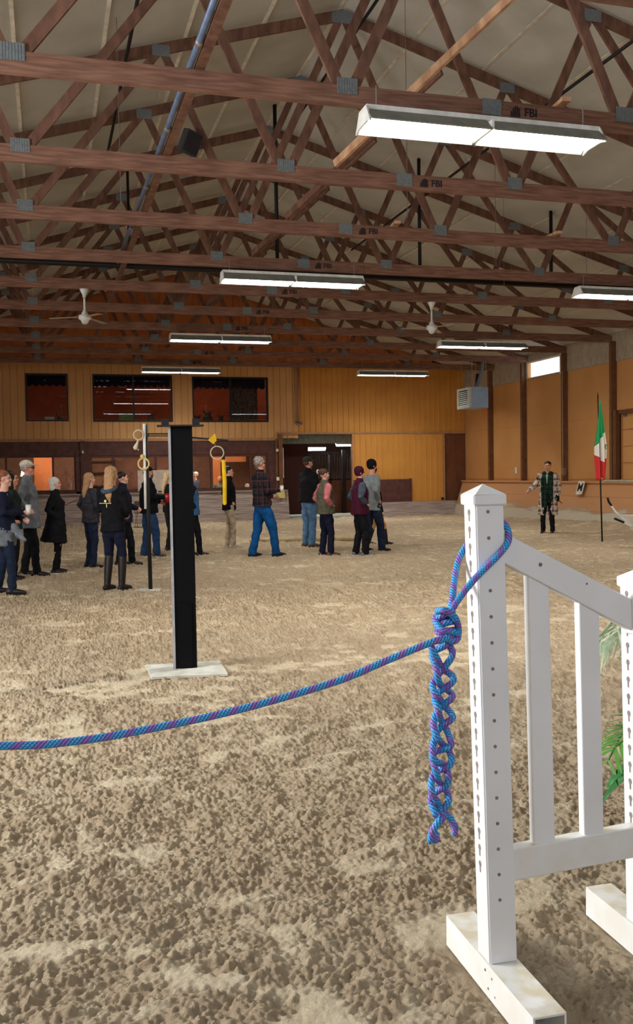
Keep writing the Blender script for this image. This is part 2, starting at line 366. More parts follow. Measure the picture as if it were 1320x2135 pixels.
while x0 < XR:
    x1 = min(x0+.225, XR); zt = min(roofz(x0), roofz(x1)) - .02
    box(bm, x0+.006, x1-.006, YB, YB+.04, 5.36, zt); x0 = x1
struct('gable_boards', bm, M_gable, wb)
bm = nb()      # ribbed metal right
box(bm, 8.35, XR, YB+.005, YB+.04, 2.98, 5.35)
k = 8.4
while k < XR-.05:
    prism(bm, [(k-.028, YB+.006), (k-.014, YB-.022), (k+.014, YB-.022), (k+.028, YB+.006)], 2, 2.98, 5.34); k += .2
struct('ribbed_metal', bm, M_metal, wb)
bm = nb()
box(bm, XL, 7.72, YB-.05, YB+.03, 2.70, 2.79); box(bm, 7.6, XR, YB-.09, YB+.03, 2.91, 2.98)
struct('trim_1', bm, M_ledge)
bm = nb()      # brown fascia and frames of the viewing room
box(bm, XL, 7.66, YB-.02, YB+.04, 2.43, 2.70); box(bm, XL, 7.66, YB-.035, YB+.04, 2.25, 2.43)
box(bm, .90, 1.36, YB-.06, YB+.04, 1.0, 2.44); box(bm, 1.05, 1.2, YB-.1, YB-.05, .95, 2.72); box(bm, 7.26, 7.52, YB-.04, YB+.04, .9, 2.44)
box(bm, XL, 7.6, YB-.06, YB+.1, 1.0, 1.09)
struct('trim_2', bm, M_brown)
bm = nb()
box(bm, 7.52, 7.60, YB-.07, YB+.03, .9, 2.75); box(bm, 7.62, 7.76, YB-.12, YB+.16, 0, 2.93)
struct('trim_3', bm, M_post)
for i, (a, b_, c, d) in enumerate(up_win + lo_win):
    fr = nb(); w = .05; yb = YB-.02
    box(fr, a, a+w, yb, YB+.12, c, d); box(fr, b_-w, b_, yb, YB+.12, c, d); box(fr, a+w, b_-w, yb, YB+.12, c, c+w); box(fr, a+w, b_-w, yb, YB+.12, d-w, d)
    for mx in {1: [2.79], 2: [6.01], 3: [-3, -1.24, .19], 4: [2.07, 3.47, 5.31, 6.65]}.get(i, []): box(fr, mx-.03, mx+.03, yb+.005, YB+.11, c+w, d-w)
    wn = struct('window_%d' % (i+1), fr, M_darkb if i < 3 else M_brown)
    gl = nb(); box(gl, a+w, b_-w, YB+.05, YB+.056, c+w, d-w); struct('window_pane', gl, M_glass, wn)

# rooms behind the glass
bm = nb()
box(bm, XL, 7.6, YB+T, YB+4, 3.15, 3.25); box(bm, XL, 7.6, YB+4, YB+4.1, 3.2, 5.6); box(bm, XL, XL+.1, YB+T, YB+4, 3.2, 5.6); box(bm, 7.55, 7.65, YB+T, YB+4, 3.2, 5.6); box(bm, XL, 7.6, YB+T, YB+4, 5.5, 5.6)
struct('wall_upper_room', bm, M_room)
bm = nb()
box(bm, XL, 7.6, YB+T, YB+4.5, .1, .15); box(bm, XL, 7.6, YB+4.5, YB+4.6, .1, 2.8); box(bm, XL, XL+.1, YB+T, YB+4.5, .1, 2.8); box(bm, 7.55, 7.62, YB+T, YB+4.5, .1, 2.9); box(bm, XL, 7.6, YB+T, YB+4.5, 2.75, 2.82)
struct('wall_lower_room', bm, mat('brown_room', (134, 92, 76), .8))
bm = nb(); box(bm, -.42, .2, YB+2.2, YB+2.3, .15, 2.7); box(bm, 5.78, 6.05, YB+2.4, YB+2.5, .15, 2.7); box(bm, 6.05, 7.0, YB+2.4, YB+2.5, 2.02, 2.7)
struct('wall_partition', bm, M_room2)
bm = nb(); box(bm, 1.4, 5.0, YB+4.38, YB+4.49, .15, 2.7); struct('wall_lower_room_back', bm, mat('maroon_panel', (124, 84, 70), .8, (96, 60, 50), 2))
bm = nb(); box(bm, XL, XR, -6.1, -6, 0, 5.7); struct('wall_front', bm, M_panel)
area('room_fill_lower', (3, YB+.6, 2.65), (3, YB+4.5, .9), 7, .6, 260, (1, .82, .62))  # added fill aimed to brighten the lower room's back wall
area('room_lamp_left', (-.8, YB+1.2, 2.7), (-.8, YB+1.4, 0), 1.6, .8, 9, (1, .82, .62))
area('room_lamp_upper', (5.5, YB+2.2, 5.45), (5.5, YB+2.2, 0), 3, 1, 27, (1, .8, .6))
area('room_lamp_upper_left', (0.5, YB+2.2, 5.45), (0.5, YB+2.2, 0), 3, 1, 13, (1, .8, .6))
for i, (a, b_, c, d) in enumerate(up_win):      # scalloped navy valances
    bm = nb(); n = int((b_-a)/.03); top = []
    for k in range(n):
        xa = a+.06+(b_-a-.12)*k/n; xb = a+.06+(b_-a-.12)*(k+1)/n
        dz = .32+.07*abs(math.sin(math.pi*(xa-a)/.21)); yy = YB+.2+.012*math.sin(xa*40)
        box(bm, xa, xb, yy, yy+.012, d-dz, d-.03)
    tag(build('valance', bm, M_navy), ['navy scalloped valance inside the small left upper window', 'navy scalloped valance inside the middle upper window', 'black-blue scalloped valance inside the right upper window'][i], 'curtain', 'valances in the upper windows')
# curtain and small things on the upper sill
bm = nb()
for k in range(26): xx = 6.15+k*.035; box(bm, xx, xx+.035, YB+.55+.04*math.sin(k*1.3), YB+.58+.04*math.sin(k*1.3), 3.4, 4.75)
tag(build('lace_curtain', bm, mat('grey_lace', (132, 118, 110), .9, (84, 66, 60), 12)), 'grey patterned curtain in the right upper window', 'curtain')
bm = nb(); box(bm, -.02, .28, YB+.3, YB+.5, 3.26, 3.52); tag(build('paper_tray', bm, M_wfix), 'white tray on the sill of the small left upper window', 'tray')
bm = nb(); box(bm, 2.35, 2.8, YB+.35, YB+.6, 3.26, 3.62); tag(build('green_box', bm, mat('lime_box', (150, 170, 90), .7)), 'green box on the sill of the middle upper window', 'box')
for (xx, r, lab) in ((3.4, .16, 'brown basket on the middle upper window sill'), (5.3, .2, 'dark bundle on the right upper window sill near its left side'), (5.75, .13, 'dark pot on the right upper window sill beside the mullion'), (4.95, .13, 'pale bundle at the left end of the right upper window sill'), (.45, .15, 'brown pot on the small left upper window sill')):
    bm = nb(); limb(bm, [(xx, YB+.45, 3.25), (xx, YB+.45, 3.25+r*.8), (xx, YB+.45, 3.25+r*1.6)], [r*.8, r, r*.6], 14)
    for q in range(5): limb(bm, [(xx, YB+.45, 3.25+r*1.5), (xx+r*math.cos(q*1.3), YB+.45+.1*math.sin(q*1.3), 3.3+r*2.2)], [.02, .012], 6)
    tag(build('sill_pot', bm, mat('dark_pot', (70, 56, 50), .8), smooth=True), lab, 'pot')
# chairs / lamp / board inside lower room
t = empty('table_lamp', (-.70, YB+1.2, .16)); bm = nb(); cyl(bm, (0, 0, 1.45), (0, 0, 1.75), .15, .09, 16); build('lamp_shade', bm, emis('lamp_shade_glow', (1, .85, .65), 1.6), t); bm = nb(); cyl(bm, (0, 0, 0), (0, 0, 1.46), .02); cyl(bm, (0, 0, 0), (0, 0, .03), .15); build('lamp_stand', bm, M_darkb, t)
tag(t, 'lit white-shaded lamp behind the far left lower window', 'lamp')
bm = nb(); box(bm, 2.85, 3.9, YB-.13, YB-.10, 1.06, 1.75); box(bm, 3.2, 3.5, YB-.13, YB-.09, 1.02, 1.08); tag(build('white_board', bm, mat('pale_board', (205, 186, 172), .7)), 'pale board leaning on the lower window ledge behind the bell pole', 'board')
# upright dark shelving seen in the lower room
bm = nb()
for z in (.2, .7, 1.2, 1.7, 2.1): box(bm, 1.5, 2.4, YB+3.9, YB+4.3, z, z+.04)
box(bm, 1.46, 1.5, YB+3.9, YB+4.3, .15, 2.2); box(bm, 2.4, 2.44, YB+3.9, YB+4.3, .15, 2.2)
tag(build('shelf_rack', bm, M_dark), 'dark shelf rack inside the lower room behind the ponytailed person', 'shelf')
bm = nb()
for k in range(4): ell(bm, (7.0+.05*math.sin(k*2), YB+.4, 2.1-.13*k), (.09-.012*k, .04, .1), 10)
tag(build('hanging_ribbons', bm, mat('white_ribbons', (214, 214, 204), .8), smooth=True), 'white ribbons hanging inside the right end of the lower window', 'ribbons')
# aisle behind the open door
bm = nb()
box(bm, 7.76, 14.4, YB+T, YB+9, -.02, .03); struct('floor_aisle', bm, M_conc)
bm = nb(); box(bm, 7.7, 14.4, YB+6, YB+6.1, 0, 3.4); box(bm, 7.64, 7.74, YB+T, YB+6, 0, 3.4); box(bm, 14.4, 14.5, YB+T, YB+6, 0, 3.4); box(bm, 7.7, 14.4, YB+T, YB+6, 3.4, 3.45)
struct('wall_aisle', bm, mat('aisle_wood', (92, 68, 56), .8, (74, 52, 42), 5, (6, 6, .5)))
bm = nb(); box(bm, 7.76, 10.6, YB+1.0, YB+1.06, 2.62, 3.3)
for k in range(14): box(bm, 7.8+k*.2, 7.82+k*.2, YB+.985, YB+1.0, 2.62, 3.3)
struct('trim_4', bm, M_green)
bm = nb(); box(bm, 7.9, 9.0, YB+1.1, YB+1.16, .1, 2.6); tag(build('stall_door', bm, mat('dark_red_door', (62, 22, 14), .7)), 'dark red-brown stall door inside the opening on the left', 'door')
g = empty('stall_front', (9.3, YB+3, .03)); bm = nb(); box(bm, 0, 2.2, 0, .05, 0, 1.25); build('lower_boards', bm, M_brownb, g)
bm = nb()
for k in range(3): box(bm, k*1.1-.04, k*1.1+.04, -.02, .07, 0, 2.3)
box(bm, 0, 2.2, -.02, .07, 2.25, 2.33); box(bm, 0, 2.2, -.02, .07, 1.25, 1.31); box(bm, 1.5, 1.64, -.25, -.15, 0, 2.4); build('steel_frame', bm, M_darkb, g)
bm = nb()
for k in range(1, 22): cyl(bm, (k*.1, .02, 1.3), (k*.1, .02, 2.26), .008, seg=6)
build('grille', bm, M_darkb, g); tag(g, 'brown and black barred stall front inside the open doorway', 'stall')
for (xx, yy, zz, lab) in ((9.2, YB+3.6, 2.46, 'lit tube light inside the doorway, nearer and lower'), (10.2, YB+1.6, 2.56, 'short lit tube light at the right edge of the doorway')):
    t = empty('aisle_light', (xx, yy, zz)); bm = nb(); box(bm, 0, 1.2, -.06, .06, .03, .09); build('housing', bm, M_wfix, t); bm = nb(); cyl(bm, (.02, 0, 0), (1.18, 0, 0), .03); build('tube', bm, M_tube, t)
    tag(t, lab, 'ceiling light', 'tube lights in the doorway')
area('aisle_lamp', (10.0, YB+3.4, 2.7), (10.0, YB+2.4, 0), 1.2, .3, 130)

# sliding door, brown panel, right board
sd = empty('sliding_door', (10.25, YB-.08, .12)); bm = nb(); box(bm, 0, 3.47, 0, .04, 0, 2.78)
k = .12
while k < 3.4: prism(bm, [(k-.024, .001), (k-.012, -.02), (k+.012, -.02), (k+.024, .001)], 2, .02, 2.74); k += .205
build('door_leaf', bm, M_metal, sd); bm = nb(); box(bm, 3.44, 3.52, -.03, .045, 0, 2.8); box(bm, 0, .05, -.025, .045, 0, 2.8); build('door_edge', bm, M_ledge, sd); bm = nb(); box(bm, 3.36, 3.44, -.07, -.02, .42, .5); build('door_latch', bm, M_darkb, sd)
tag(sd, 'large ribbed orange sliding barn door standing half open in the back wall', 'door')
bm = nb(); box(bm, 10.3, 12.42, YB-.2, YB-.12, .45, 1.3); box(bm, 12.38, 12.44, YB-.22, YB-.1, .45, 1.32)
tag(build('kick_gate', bm, M_brown), 'brown low panel standing in front of the orange sliding door', 'panel')
bm = nb(); box(bm, 13.76, XR, YB-.03, YB+.03, .45, 2.9); struct('trim_5', bm, M_brownb)
# kickboards
M_kick = mat('grey_plank', (172, 156, 148), .8, (130, 114, 108), 4, (.4, 1, 7), detail=6)
bm = nb(); zz = 0
for z0, z1, o in ((-.1, .26, .0), (.265, .5, .02), (.505, .75, .035), (.755, .99, .05)):
    prism(bm, [(YB-.55+o*3, z0), (YB-.50+o*3, z0), (YB-.50+o*3+.04, z1), (YB-.55+o*3+.05, z1)], 0, XL, 7.82)
prism(bm, [(YB-.56, -.1), (YB-.36, 1.0), (YB-.02, 1.0), (YB-.02, -.1)], 0, 7.78, 7.86)
box(bm, XL, 7.82, YB-.42, YB-.02, .98, 1.02)
struct('baseboard_back_left', bm, M_kick)
bm = nb(); prism(bm, [(YB-.45, -.1), (YB-.3, .25), (YB-.3, .26), (YB-.22, .5), (YB-.03, .5), (YB-.03, -.1)], 0, 10.3, XR)
struct('baseboard_back_right', bm, M_kick)
bm = nb(); box(bm, 7.86, 10.3, YB-.12, YB+T, -.02, .055); struct('floor_threshold', bm, M_conc)
# pipes on the back wall
t = empty('wall_pipe', (8.37, YB-.06, 3.3)); bm = nb(); cyl(bm, (0, 0, 0), (0, 0, 2.0), .045, seg=10); cyl(bm, (-.14, 0, 0), (-.14, 0, 2.0), .015, seg=8); build('pipe', bm, M_ledge, t, True)
bm = nb(); limb(bm, [(-.1, 0, 0), (-.02, -.05, -.05), (.08, -.02, -.02)], [.05, .06, .05], 10); build('valve', bm, M_metalp, t, True)
tag(t, 'tan vertical pipe with a valve on the back wall above the doorway', 'pipe')
bm = nb(); cyl(bm, (7.78, YB-.1, 1.42), (7.78, YB-.1, 2.45), .012, seg=8); box(bm, 7.53, 7.63, YB-.12, YB-.07, 1.33, 1.45); tag(build('light_switch', bm, M_wfix), 'white switch box with conduit beside the doorway', 'switch')
t = empty('security_camera', (1.12, YB-.14, 2.35)); bm = nb(); ell(bm, (0, 0, 0), (.04, .06, .04), 10); build('camera_body', bm, M_wfix, t, True); bm = nb(); box(bm, -.02, .02, .0, .06, .02, .06); build('bracket', bm, M_wfix, t); tag(t, 'small white camera on the brown post between the lower windows', 'camera')
t = empty('security_camera', (7.56, YB-.14, 2.36)); bm = nb(); ell(bm, (0, 0, 0), (.05, .07, .05), 10); build('camera_body', bm, M_wfix, t, True); bm = nb(); box(bm, -.02, .02, .0, .06, .02, .06); build('bracket', bm, M_wfix, t); tag(t, 'small white camera on the post left of the doorway', 'camera')
bm = nb(); v = box(bm, 7.43, 7.72, YB-.49, YB-.46, .74, .99); bmesh.ops.rotate(bm, verts=bm.verts, cent=(7.55, YB-.48, .8), matrix=Matrix.Rotation(-.18, 3, 'X')); tag(build('yellow_notice', bm, mat('pale_yellow', (214, 200, 120), .8)), 'pale yellow sheet on the end of the grey kickboard', 'sign')

# ------------------------------------------------------------------ right wall
cols = [4.75, 7.19, 9.63, 12.07, 14.51, 16.95, 19.39, 21.83, 24.27, 26.71, 29.0]
win_r = (24.42, 26.58, 4.42, 4.93); dr = (17.2, 21.62, 1.28, 2.99)
bm = nb(); wall_cells(bm, -6, YB+.1, 0, roofz(XR)+.02, [win_r, dr], lambda b, u0, u1, z0, z1: box(b, XR+.02, XR+.14, u0, u1, z0, z1)); wr = struct('wall_right', bm, M_panel)
bm = nb(); wall_cells(bm, -6, YB, 4.41, 5.0, [win_r], lambda b, u0, u1, z0, z1: box(b, XR, XR+.03, u0, u1, z0, z1)); struct('upper_board', bm, M_osb, wr)
bm = nb(); wall_cells(bm, -6, YB, 5.0, roofz(XR), [], lambda b, u0, u1, z0, z1: box(b, XR, XR+.03, u0, u1, z0, z1)); struct('eave_board', bm, M_osb, wr)
bm = nb()
for a, b_ in zip([-6]+cols, cols+[YB]):
    for z0, z1 in ((1.27, 1.62), (1.625, 2.95), (2.955, 4.40)):
        wall_cells(bm, a+.09, b_-.09, z0, z1, [dr], lambda b, u0, u1, c, d: box(b, XR, XR+.03, u0, u1, c, d))
struct('wall_panels', bm, M_panel, wr)
for i, cy in enumerate(cols):
    bm = nb(); box(bm, XR-.14, XR+.03, cy-.045, cy+.045, 1.2, 4.93); box(bm, XR-.15, XR-.14, cy-.055, cy+.055, 1.2, 4.9)
    struct('column', bm, [M_post], wr)
bm = nb(); box(bm, XR-.14, XR+.05, 24.3, 24.4, 4.35, 5.0)
struct('window_jamb', bm, M_wfix, wr)
wn = nb(); box(wn, XR+.06, XR+.12, 24.42, 26.58, 4.42, 4.45); box(wn, XR+.06, XR+.12, 24.42, 26.58, 4.9, 4.93); struct('window_6', wn, M_wfix)
bm = nb(); box(bm, XR-.13, XR+.02, 21.62, 21.76, 1.2, 3.1); box(bm, XR-.05, XR+.1, 17.1, 21.7, 2.99, 3.1); struct('trim_6', bm, M_postd)
od = empty('overhead_door', (XR+.06, 19.4, 1.26))
for k in range(4):
    bm = nb(); box(bm, 0, .04, -2.2, 2.18, k*.44+.01, k*.44+.43); box(bm, -.008, 0, -2.2, 2.18, k*.44+.40, k*.44+.43); build('door_section', bm, M_panel, od)
bm = nb(); box(bm, .04, .07, -2.25, 2.22, -.03, 1.80); build('backing', bm, M_panel, od)
bm = nb(); box(bm, -.05, -.01, 1.98, 2.1, 1.66, 1.72); build('roller_bracket', bm, M_metalp, od)
tag(od, 'orange sectional overhead door at the right edge in the side wall', 'door')
# slanted kickboard of the right wall
M_kr = bpy.data.materials.new('side_kickboard'); M_kr.use_nodes = True; nt = M_kr.node_tree; b = nt.nodes['Principled BSDF']; b.inputs['Roughness'].default_value = .8
tc = nt.nodes.new('ShaderNodeTexCoord'); sp = nt.nodes.new('ShaderNodeSeparateXYZ'); nt.links.new(tc.outputs['Object'], sp.inputs[0])
mp = nt.nodes.new('ShaderNodeMapping'); mp.inputs['Scale'].default_value = (1, .5, 3); nt.links.new(tc.outputs['Object'], mp.inputs[0])
n1 = nt.nodes.new('ShaderNodeTexNoise'); n1.inputs['Scale'].default_value = 2.5; n1.inputs['Detail'].default_value = 8; nt.links.new(mp.outputs[0], n1.inputs['Vector'])
a1 = nt.nodes.new('ShaderNodeMath'); a1.operation = 'MULTIPLY_ADD'; a1.inputs[1].default_value = .5; nt.links.new(n1.outputs['Fac'], a1.inputs[0]); nt.links.new(sp.outputs[2], a1.inputs[2])
r1 = nt.nodes.new('ShaderNodeValToRGB'); e = r1.color_ramp.elements; e[0].position = .60; e[0].color = srgb((188, 178, 158)); e[1].position = .74; e[1].color = srgb((184, 134, 92))
e2 = r1.color_ramp.elements.new(.68); e2.color = srgb((170, 140, 110)); e3 = r1.color_ramp.elements.new(1.3 if False else .98); e3.color = srgb((190, 138, 92))
nt.links.new(a1.outputs[0], r1.inputs[0]); nt.links.new(r1.outputs[0], b.inputs['Base Color'])
bm = nb()
for (xa, za, xb, zb) in ((13.98, -.1, 14.1, .4), (14.12, .405, 14.24, .8), (14.25, .805, 14.36, 1.17)):
    prism(bm, [(xa, za), (xb, zb), (xb+.05, zb), (xa+.05, za)], 1, -6, YB-.3)
box(bm, 14.3, XR+.02, -6, YB-.3, 1.17, 1.22)
struct('baseboard_right', bm, M_kr)
bm = nb(); box(bm, 14.28, XR-.01, 17, 21.9, 1.22, 1.26); tag(build('ledge_dirt', bm, M_conc), 'strip of pale dirt on the ledge under the overhead door', 'dirt', kind='stuff')
# letter plate M
t = empty('letter_sign', (14.24, 22.9, 1.02)); bm = nb(); box(bm, -.16, .16, -.006, .006, -.19, .19); build('plate', bm, mat('sign_white', (226, 224, 212), .5), t)
lm = text_mesh('M', .34, .004, .001); lo = link('letter', lm, M_ink, t); lo.rotation_euler = (math.pi/2, 0, 0); lo.location = (0, -.012, 0)
t.rotation_euler = (0, 0, 0); t.matrix_world = Matrix.Translation((14.20, 22.9, 1.04)) @ Matrix.Rotation(-math.pi/2, 4, 'Z') @ Matrix.Rotation(-.28, 4, 'X')
tag(t, 'white arena letter plate M on the side kickboard left of the flag', 'sign')
for (yy, zz, lab) in ((27.0, 1.55, 'small white outlet on the side wall left of the plaid coat person'), (24.2, 1.5, 'taupe outlet box and conduit with coiled cable on the side wall column')):
    bm = nb(); box(bm, XR-.19, XR-.14, yy-.05, yy+.05, zz-.09, zz+.09)
    if yy < 25:
        torus(bm, (XR-.17, yy-.06, zz-.02), .1, .012, (1, 0, 0), 24, 6)
        cyl(bm, (XR-.17, yy, zz), (XR-.17, yy, 4.4), .02, seg=6)
    tag(build('wall_outlet', bm, M_wfix if yy > 25 else mat('taupe_conduit', (150, 128, 106), .6)), lab, 'outlet')
# left wall (outside the frame) with its openings, closing the hall
bm = nb(); wall_cells(bm, -6, YB+.1, 0, roofz(XL)+.02, [(8.6, 11.6, 1.6, 4.8), (18.2, 19.4, 1.6, 4.8)], lambda b, u0, u1, z0, z1: box(b, XL-.12, XL, u0, u1, z0, z1)); struct('wall_left', bm, M_panel)

# ------------------------------------------------------------------ roof trusses
TY = [8.314+2.281*n for n in range(-1, 10)]  # roof, trusses, lights, fans and pipes shrunk about the camera, baked into literals
bn = [-3.09, -.18, 2.737, 5.652, 8.566, 11.48]; tn = [-3.475, -.925, 1.625, 4.194, 6.763, 9.313, 11.86]
ZT = lambda x: 8.04 - SL*abs(x-RX)
ord_ = ['nearest', 'second', 'third', 'fourth', 'fifth', 'sixth', 'seventh', 'eighth', 'ninth', 'tenth', 'eleventh']
def make_truss():
    t = empty('roof_truss')
    bm = nb(); box(bm, XL, XR-.0, -.034, .034, 4.933, 5.112); build('bottom_chord', bm, M_truss, t)
    for xe in (XR, XL):
        bm = nb(); beam(bm, (RX, 0, ZT(RX)), (xe, 0, ZT(xe)), .15, .04); build('top_chord', bm, M_truss2, t)
    webs = [(bn[0], tn[0]), (bn[0], tn[1]), (bn[1], tn[1]), (bn[1], tn[2]), (bn[2], tn[2]), (bn[2], tn[3]), (bn[3], tn[3]), (bn[3], tn[4]), (bn[4], tn[4]), (bn[4], tn[5]), (bn[5], tn[5]), (bn[5], tn[6])]
    for i, (a, b_) in enumerate(webs):
        bm = nb(); s = 1 if b_ > a else -1
        beam(bm, (a+.06*s, 0, 5.085), (b_-.03*s, 0, ZT(b_)-.03), .105, .040); build('web', bm, M_truss2, t)
    for a in bn:
        z0, z1, w = 5.03, 5.175, .10
        bm = nb()
        for q in range(8): box(bm, a-w+q*2*w/8, a-w+(q+.72)*2*w/8, -.041, -.036, z0, z1)
        box(bm, a-w, a+w, -.0385, -.036, z0, z1); build('connector_plate', bm, M_galv, t)
    bm = nb(); box(bm, 4.09, 4.29, -.04, -.036, 4.97, 5.12); build('connector_plate', bm, M_galv, t)
    for a in tn:
        zt = ZT(a); bm = nb(); h = .09
        if abs(a-RX) < .1: prism(bm, [(a-.16, zt-.12), (a-.16, zt+.02), (a, zt+.08), (a+.16, zt+.02), (a+.16, zt-.12)], 1, -.028, -.024)
        else: box(bm, a-.12, a+.12, -.028, -.024, zt-.1, zt+.05)
        build('connector_plate', bm, M_galv, t)
    # ink stamp
    lm = text_mesh('FBI', .112, .001, .002); o = link('stamp', lm, M_ink, t); o.rotation_euler = (math.pi/2, 0, 0); o.location = (4.605, -.037, 5.022)
    bm = nb()
    for q, h in enumerate((.05, .08, .1, .1, .085)): box(bm, 4.39+q*.021, 4.405+q*.021, -.038, -.036, 4.975, 4.975+h)
    build('stamp_mark', bm, M_ink, t)
    return t
def copy_tree(o, parent=None):
    c = o.copy(); COL.objects.link(c); c.parent = parent
    for ch in o.children: copy_tree(ch, c)
    return c
tr0 = make_truss()
where = ['at the top right corner of the photo', 'just above the big bright ceiling light', 'next behind the big bright ceiling light', 'ridge at the photo top', 'in front of the black tube', 'with the white fans hanging from it', 'behind the fans', 'in front of two far lights', 'above the side window', 'in front of the furnace', 'closest to the back wall']
for i, yy in enumerate(TY):
    t = tr0 if i == 0 else copy_tree(tr0)
    t.location = (0, yy, 0)
    tag(t, '%s wooden roof truss from the camera, %s' % (ord_[i], where[i]), 'roof truss', 'wooden roof trusses')
# lengthwise runners, braces, conduit
bm = nb(); beam(bm, (1.40, 5.2, 5.135), (1.27, 29.6, 5.135), .085, .04, (0, 0, 1)); tag(build('runner_board', bm, M_truss2), 'long board running front to back on top of the trusses beside the blue conduit', 'board')
t = empty('electrical_conduit', (1.325, 5.2, 5.145)); bm = nb(); cyl(bm, (0, 0, 0), (-.09, 10.9, 0), .028, seg=10); build('pipe', bm, M_conduit, t, True)
for k in range(5): bm = nb(); cyl(bm, (-.0077*k*2, k*2+.6, 0), (-.0077*k*2, k*2+.68, 0), .036, seg=10); build('coupling', bm, M_metalp, t, True)
tag(t, 'blue-grey conduit running front to back over the trusses', 'conduit')
for i in range(8):
    y1 = TY[i+2]; y0 = y1-2.281
    bm = nb(); a = Vector((3.32, y1-.05, 5.16)); b_ = Vector((4.39, y0, 6.09)); c = a+(b_-a)*(1.5 if i == 0 else 1.15)
    beam(bm, a, c, .04, .09, (0, 0, 1)); 
    tag(build('diagonal_brace', bm, M_pale if i == 0 else M_truss2), 'brown diagonal brace rising from the chord of the %s truss from the camera' % ord_[i+2] if i else 'pale new diagonal brace crossing the ceiling above the big light', 'brace', 'diagonal braces between trusses')
for i, xx in enumerate((4.95, 4.95, 4.95, 7.57, 7.57)):
    yy = TY[1+(i % 3)*2]
    bm = nb(); beam(bm, (xx, yy-.12, 5.16), (xx+.12, yy+.45, 5.22), .09, .04, (0, 0, 1)); tag(build('lumber_offcut', bm, M_pale), 'short pale board end lying on the %s truss %s' % (ord_[1+(i % 3)*2], 'left' if i < 3 else 'right'), 'board', 'board ends on the trusses')
t = empty('gas_pipe', (0, 0, 0)); bm = nb(); cyl(bm, (1.16, 8.4, 7.06), (1.14, 16.9, 7.06), .024, seg=8); limb(bm, [(1.14, 16.9, 7.06), (1.5, 16.9, 7.03), (1.5, 16.9, 5.3)], [.025]*3, 8); build('pipe', bm, M_blackp, t, True); tag(t, 'black pipe running below the left ceiling slope and dropping at an elbow', 'pipe')
t = empty('gas_pipe', (0, 0, 0)); bm = nb(); cyl(bm, (4.157, 8.4, 7.53), (4.2, 16.0, 7.53), .022, seg=8); build('pipe', bm, M_blackp, t, True); tag(t, 'thin black pipe running below the roof ridge', 'pipe')
t = empty('gas_pipe', (0, 0, 0)); bm = nb(); cyl(bm, (6.84, 7.5, 6.64), (6.82, 20.5, 6.64), .022, seg=8); build('pipe', bm, M_blackp, t, True); tag(t, 'thin black pipe running below the right ceiling slope', 'pipe')
t = empty('tube_heater', (0, 16.53, 5.20)); bm = nb(); cyl(bm, (-5.1, 0, 0), (12.0, 0.1, 0), .055, seg=12); build('tube', bm, M_blackp, t, True)
bm = nb(); prism(bm, [(-.13, -.02), (-.07, .07), (.07, .07), (.13, -.02), (.12, -.02), (.06, .06), (-.06, .06), (-.12, -.02)], 0, -5.1, 12.0); build('reflector', bm, M_blackp, t)
for xx in (4.09, 6.85, 9.62):
    bm = nb(); cyl(bm, (xx, 0, .05), (xx, 0, roofz(xx)-5.20), .035, seg=8); build('hanger_rod', bm, M_blackp, t, True)
tag(t, 'long black tube heater hanging crosswise under the roof', 'heater')
for k, (xx, yy) in enumerate(((4.72, 11.8), (7.24, 14.2), (8.4, 16.15), (.98, 12.05), (10.2, 16.2))):
    bm = nb(); cyl(bm, (xx, yy, 4.95), (xx, yy, roofz(xx)), .0045, seg=6); tag(build('hanger_wire', bm, M_metalp), ['thin wire hanging behind the big ceiling light', 'thin wire hanging right of the second fan side', 'thin wire hanging near the right hand fan', 'thin wire hanging on the left, behind the blue conduit', 'thin wire hanging farthest right'][k], 'wire', 'thin hanging wires')
t = empty('loudspeaker', (1.98, 12.80, 6.06)); bm = nb(); box(bm, -.115, .115, -.10, .09, -.15, .15); build('cabinet', bm, mat('grey_speaker', (58, 58, 62), .6), t); bm = nb(); box(bm, -.10, .10, -.108, -.10, -.13, .13); build('grille_cloth', bm, M_ink, t); bm = nb(); beam(bm, (0, .1, 0), (.28, .1, .1), .04, .03); build('bracket', bm, M_blackp, t)
t.rotation_euler = (.35, .25, .3); tag(t, 'dark grey loudspeaker fixed to a truss web left of the ridge', 'speaker')

# ------------------------------------------------------------------ fluorescent lights
def make_light():
    t = empty('ceiling_light')
    L = 1.175
    bm = nb(); box(bm, -L, L, -.07, .07, .07, .13); build('housing', bm, M_wfix, t)
    bm = nb()
    for s in (-1, 1):
        prism(bm, [(s*.06, .08), (s*.155, -.01), (s*.165, -.005), (s*.07, .095)], 0, -L, -.01)
        prism(bm, [(s*.06, .08), (s*.155, -.01), (s*.165, -.005), (s*.07, .095)], 0, .01, L)
    build('reflector', bm, M_gfix, t)
    bm = nb()
    for s in (-1, 1):
        for q in (0, 1):
            xa, xb = (-L+.02, -.02) if q == 0 else (.02, L-.02)
            prism(bm, [(s*.058, .075), (s*.150, -.008), (s*.153, -.011), (s*.062, .079)], 0, xa, xb)
    build('reflector_lining', bm, M_wfix, t)
    for s in (-1, 1):
        bm = nb(); prism(bm, [(-.15, -.02), (-.07, .12), (.07, .12), (.15, -.02), (.08, .0), (-.08, .0)], 0, s*L-.008, s*L+.008); build('end_cap', bm, M_wfix, t)
    bm = nb(); box(bm, -.012, .012, -.15, .15, -.0, .07); build('socket', bm, M_wfix, t)
    for s in (-1, 1):
        for q in (-1, 1):
            bm = nb(); cyl(bm, (q*.03, s*.075, .015), (q*(L-.03), s*.075, .015), .02, seg=10); build('tube', bm, M_tube, t, True)
    for q in (-1, 1):
        bm = nb(); cyl(bm, (q*1.05, 0, .12), (q*1.05, 0, .30), .006, seg=6); build('hanger', bm, M_metalp, t)
    return t
L0 = make_light(); L0.scale = (1, 1.35, 1.2)
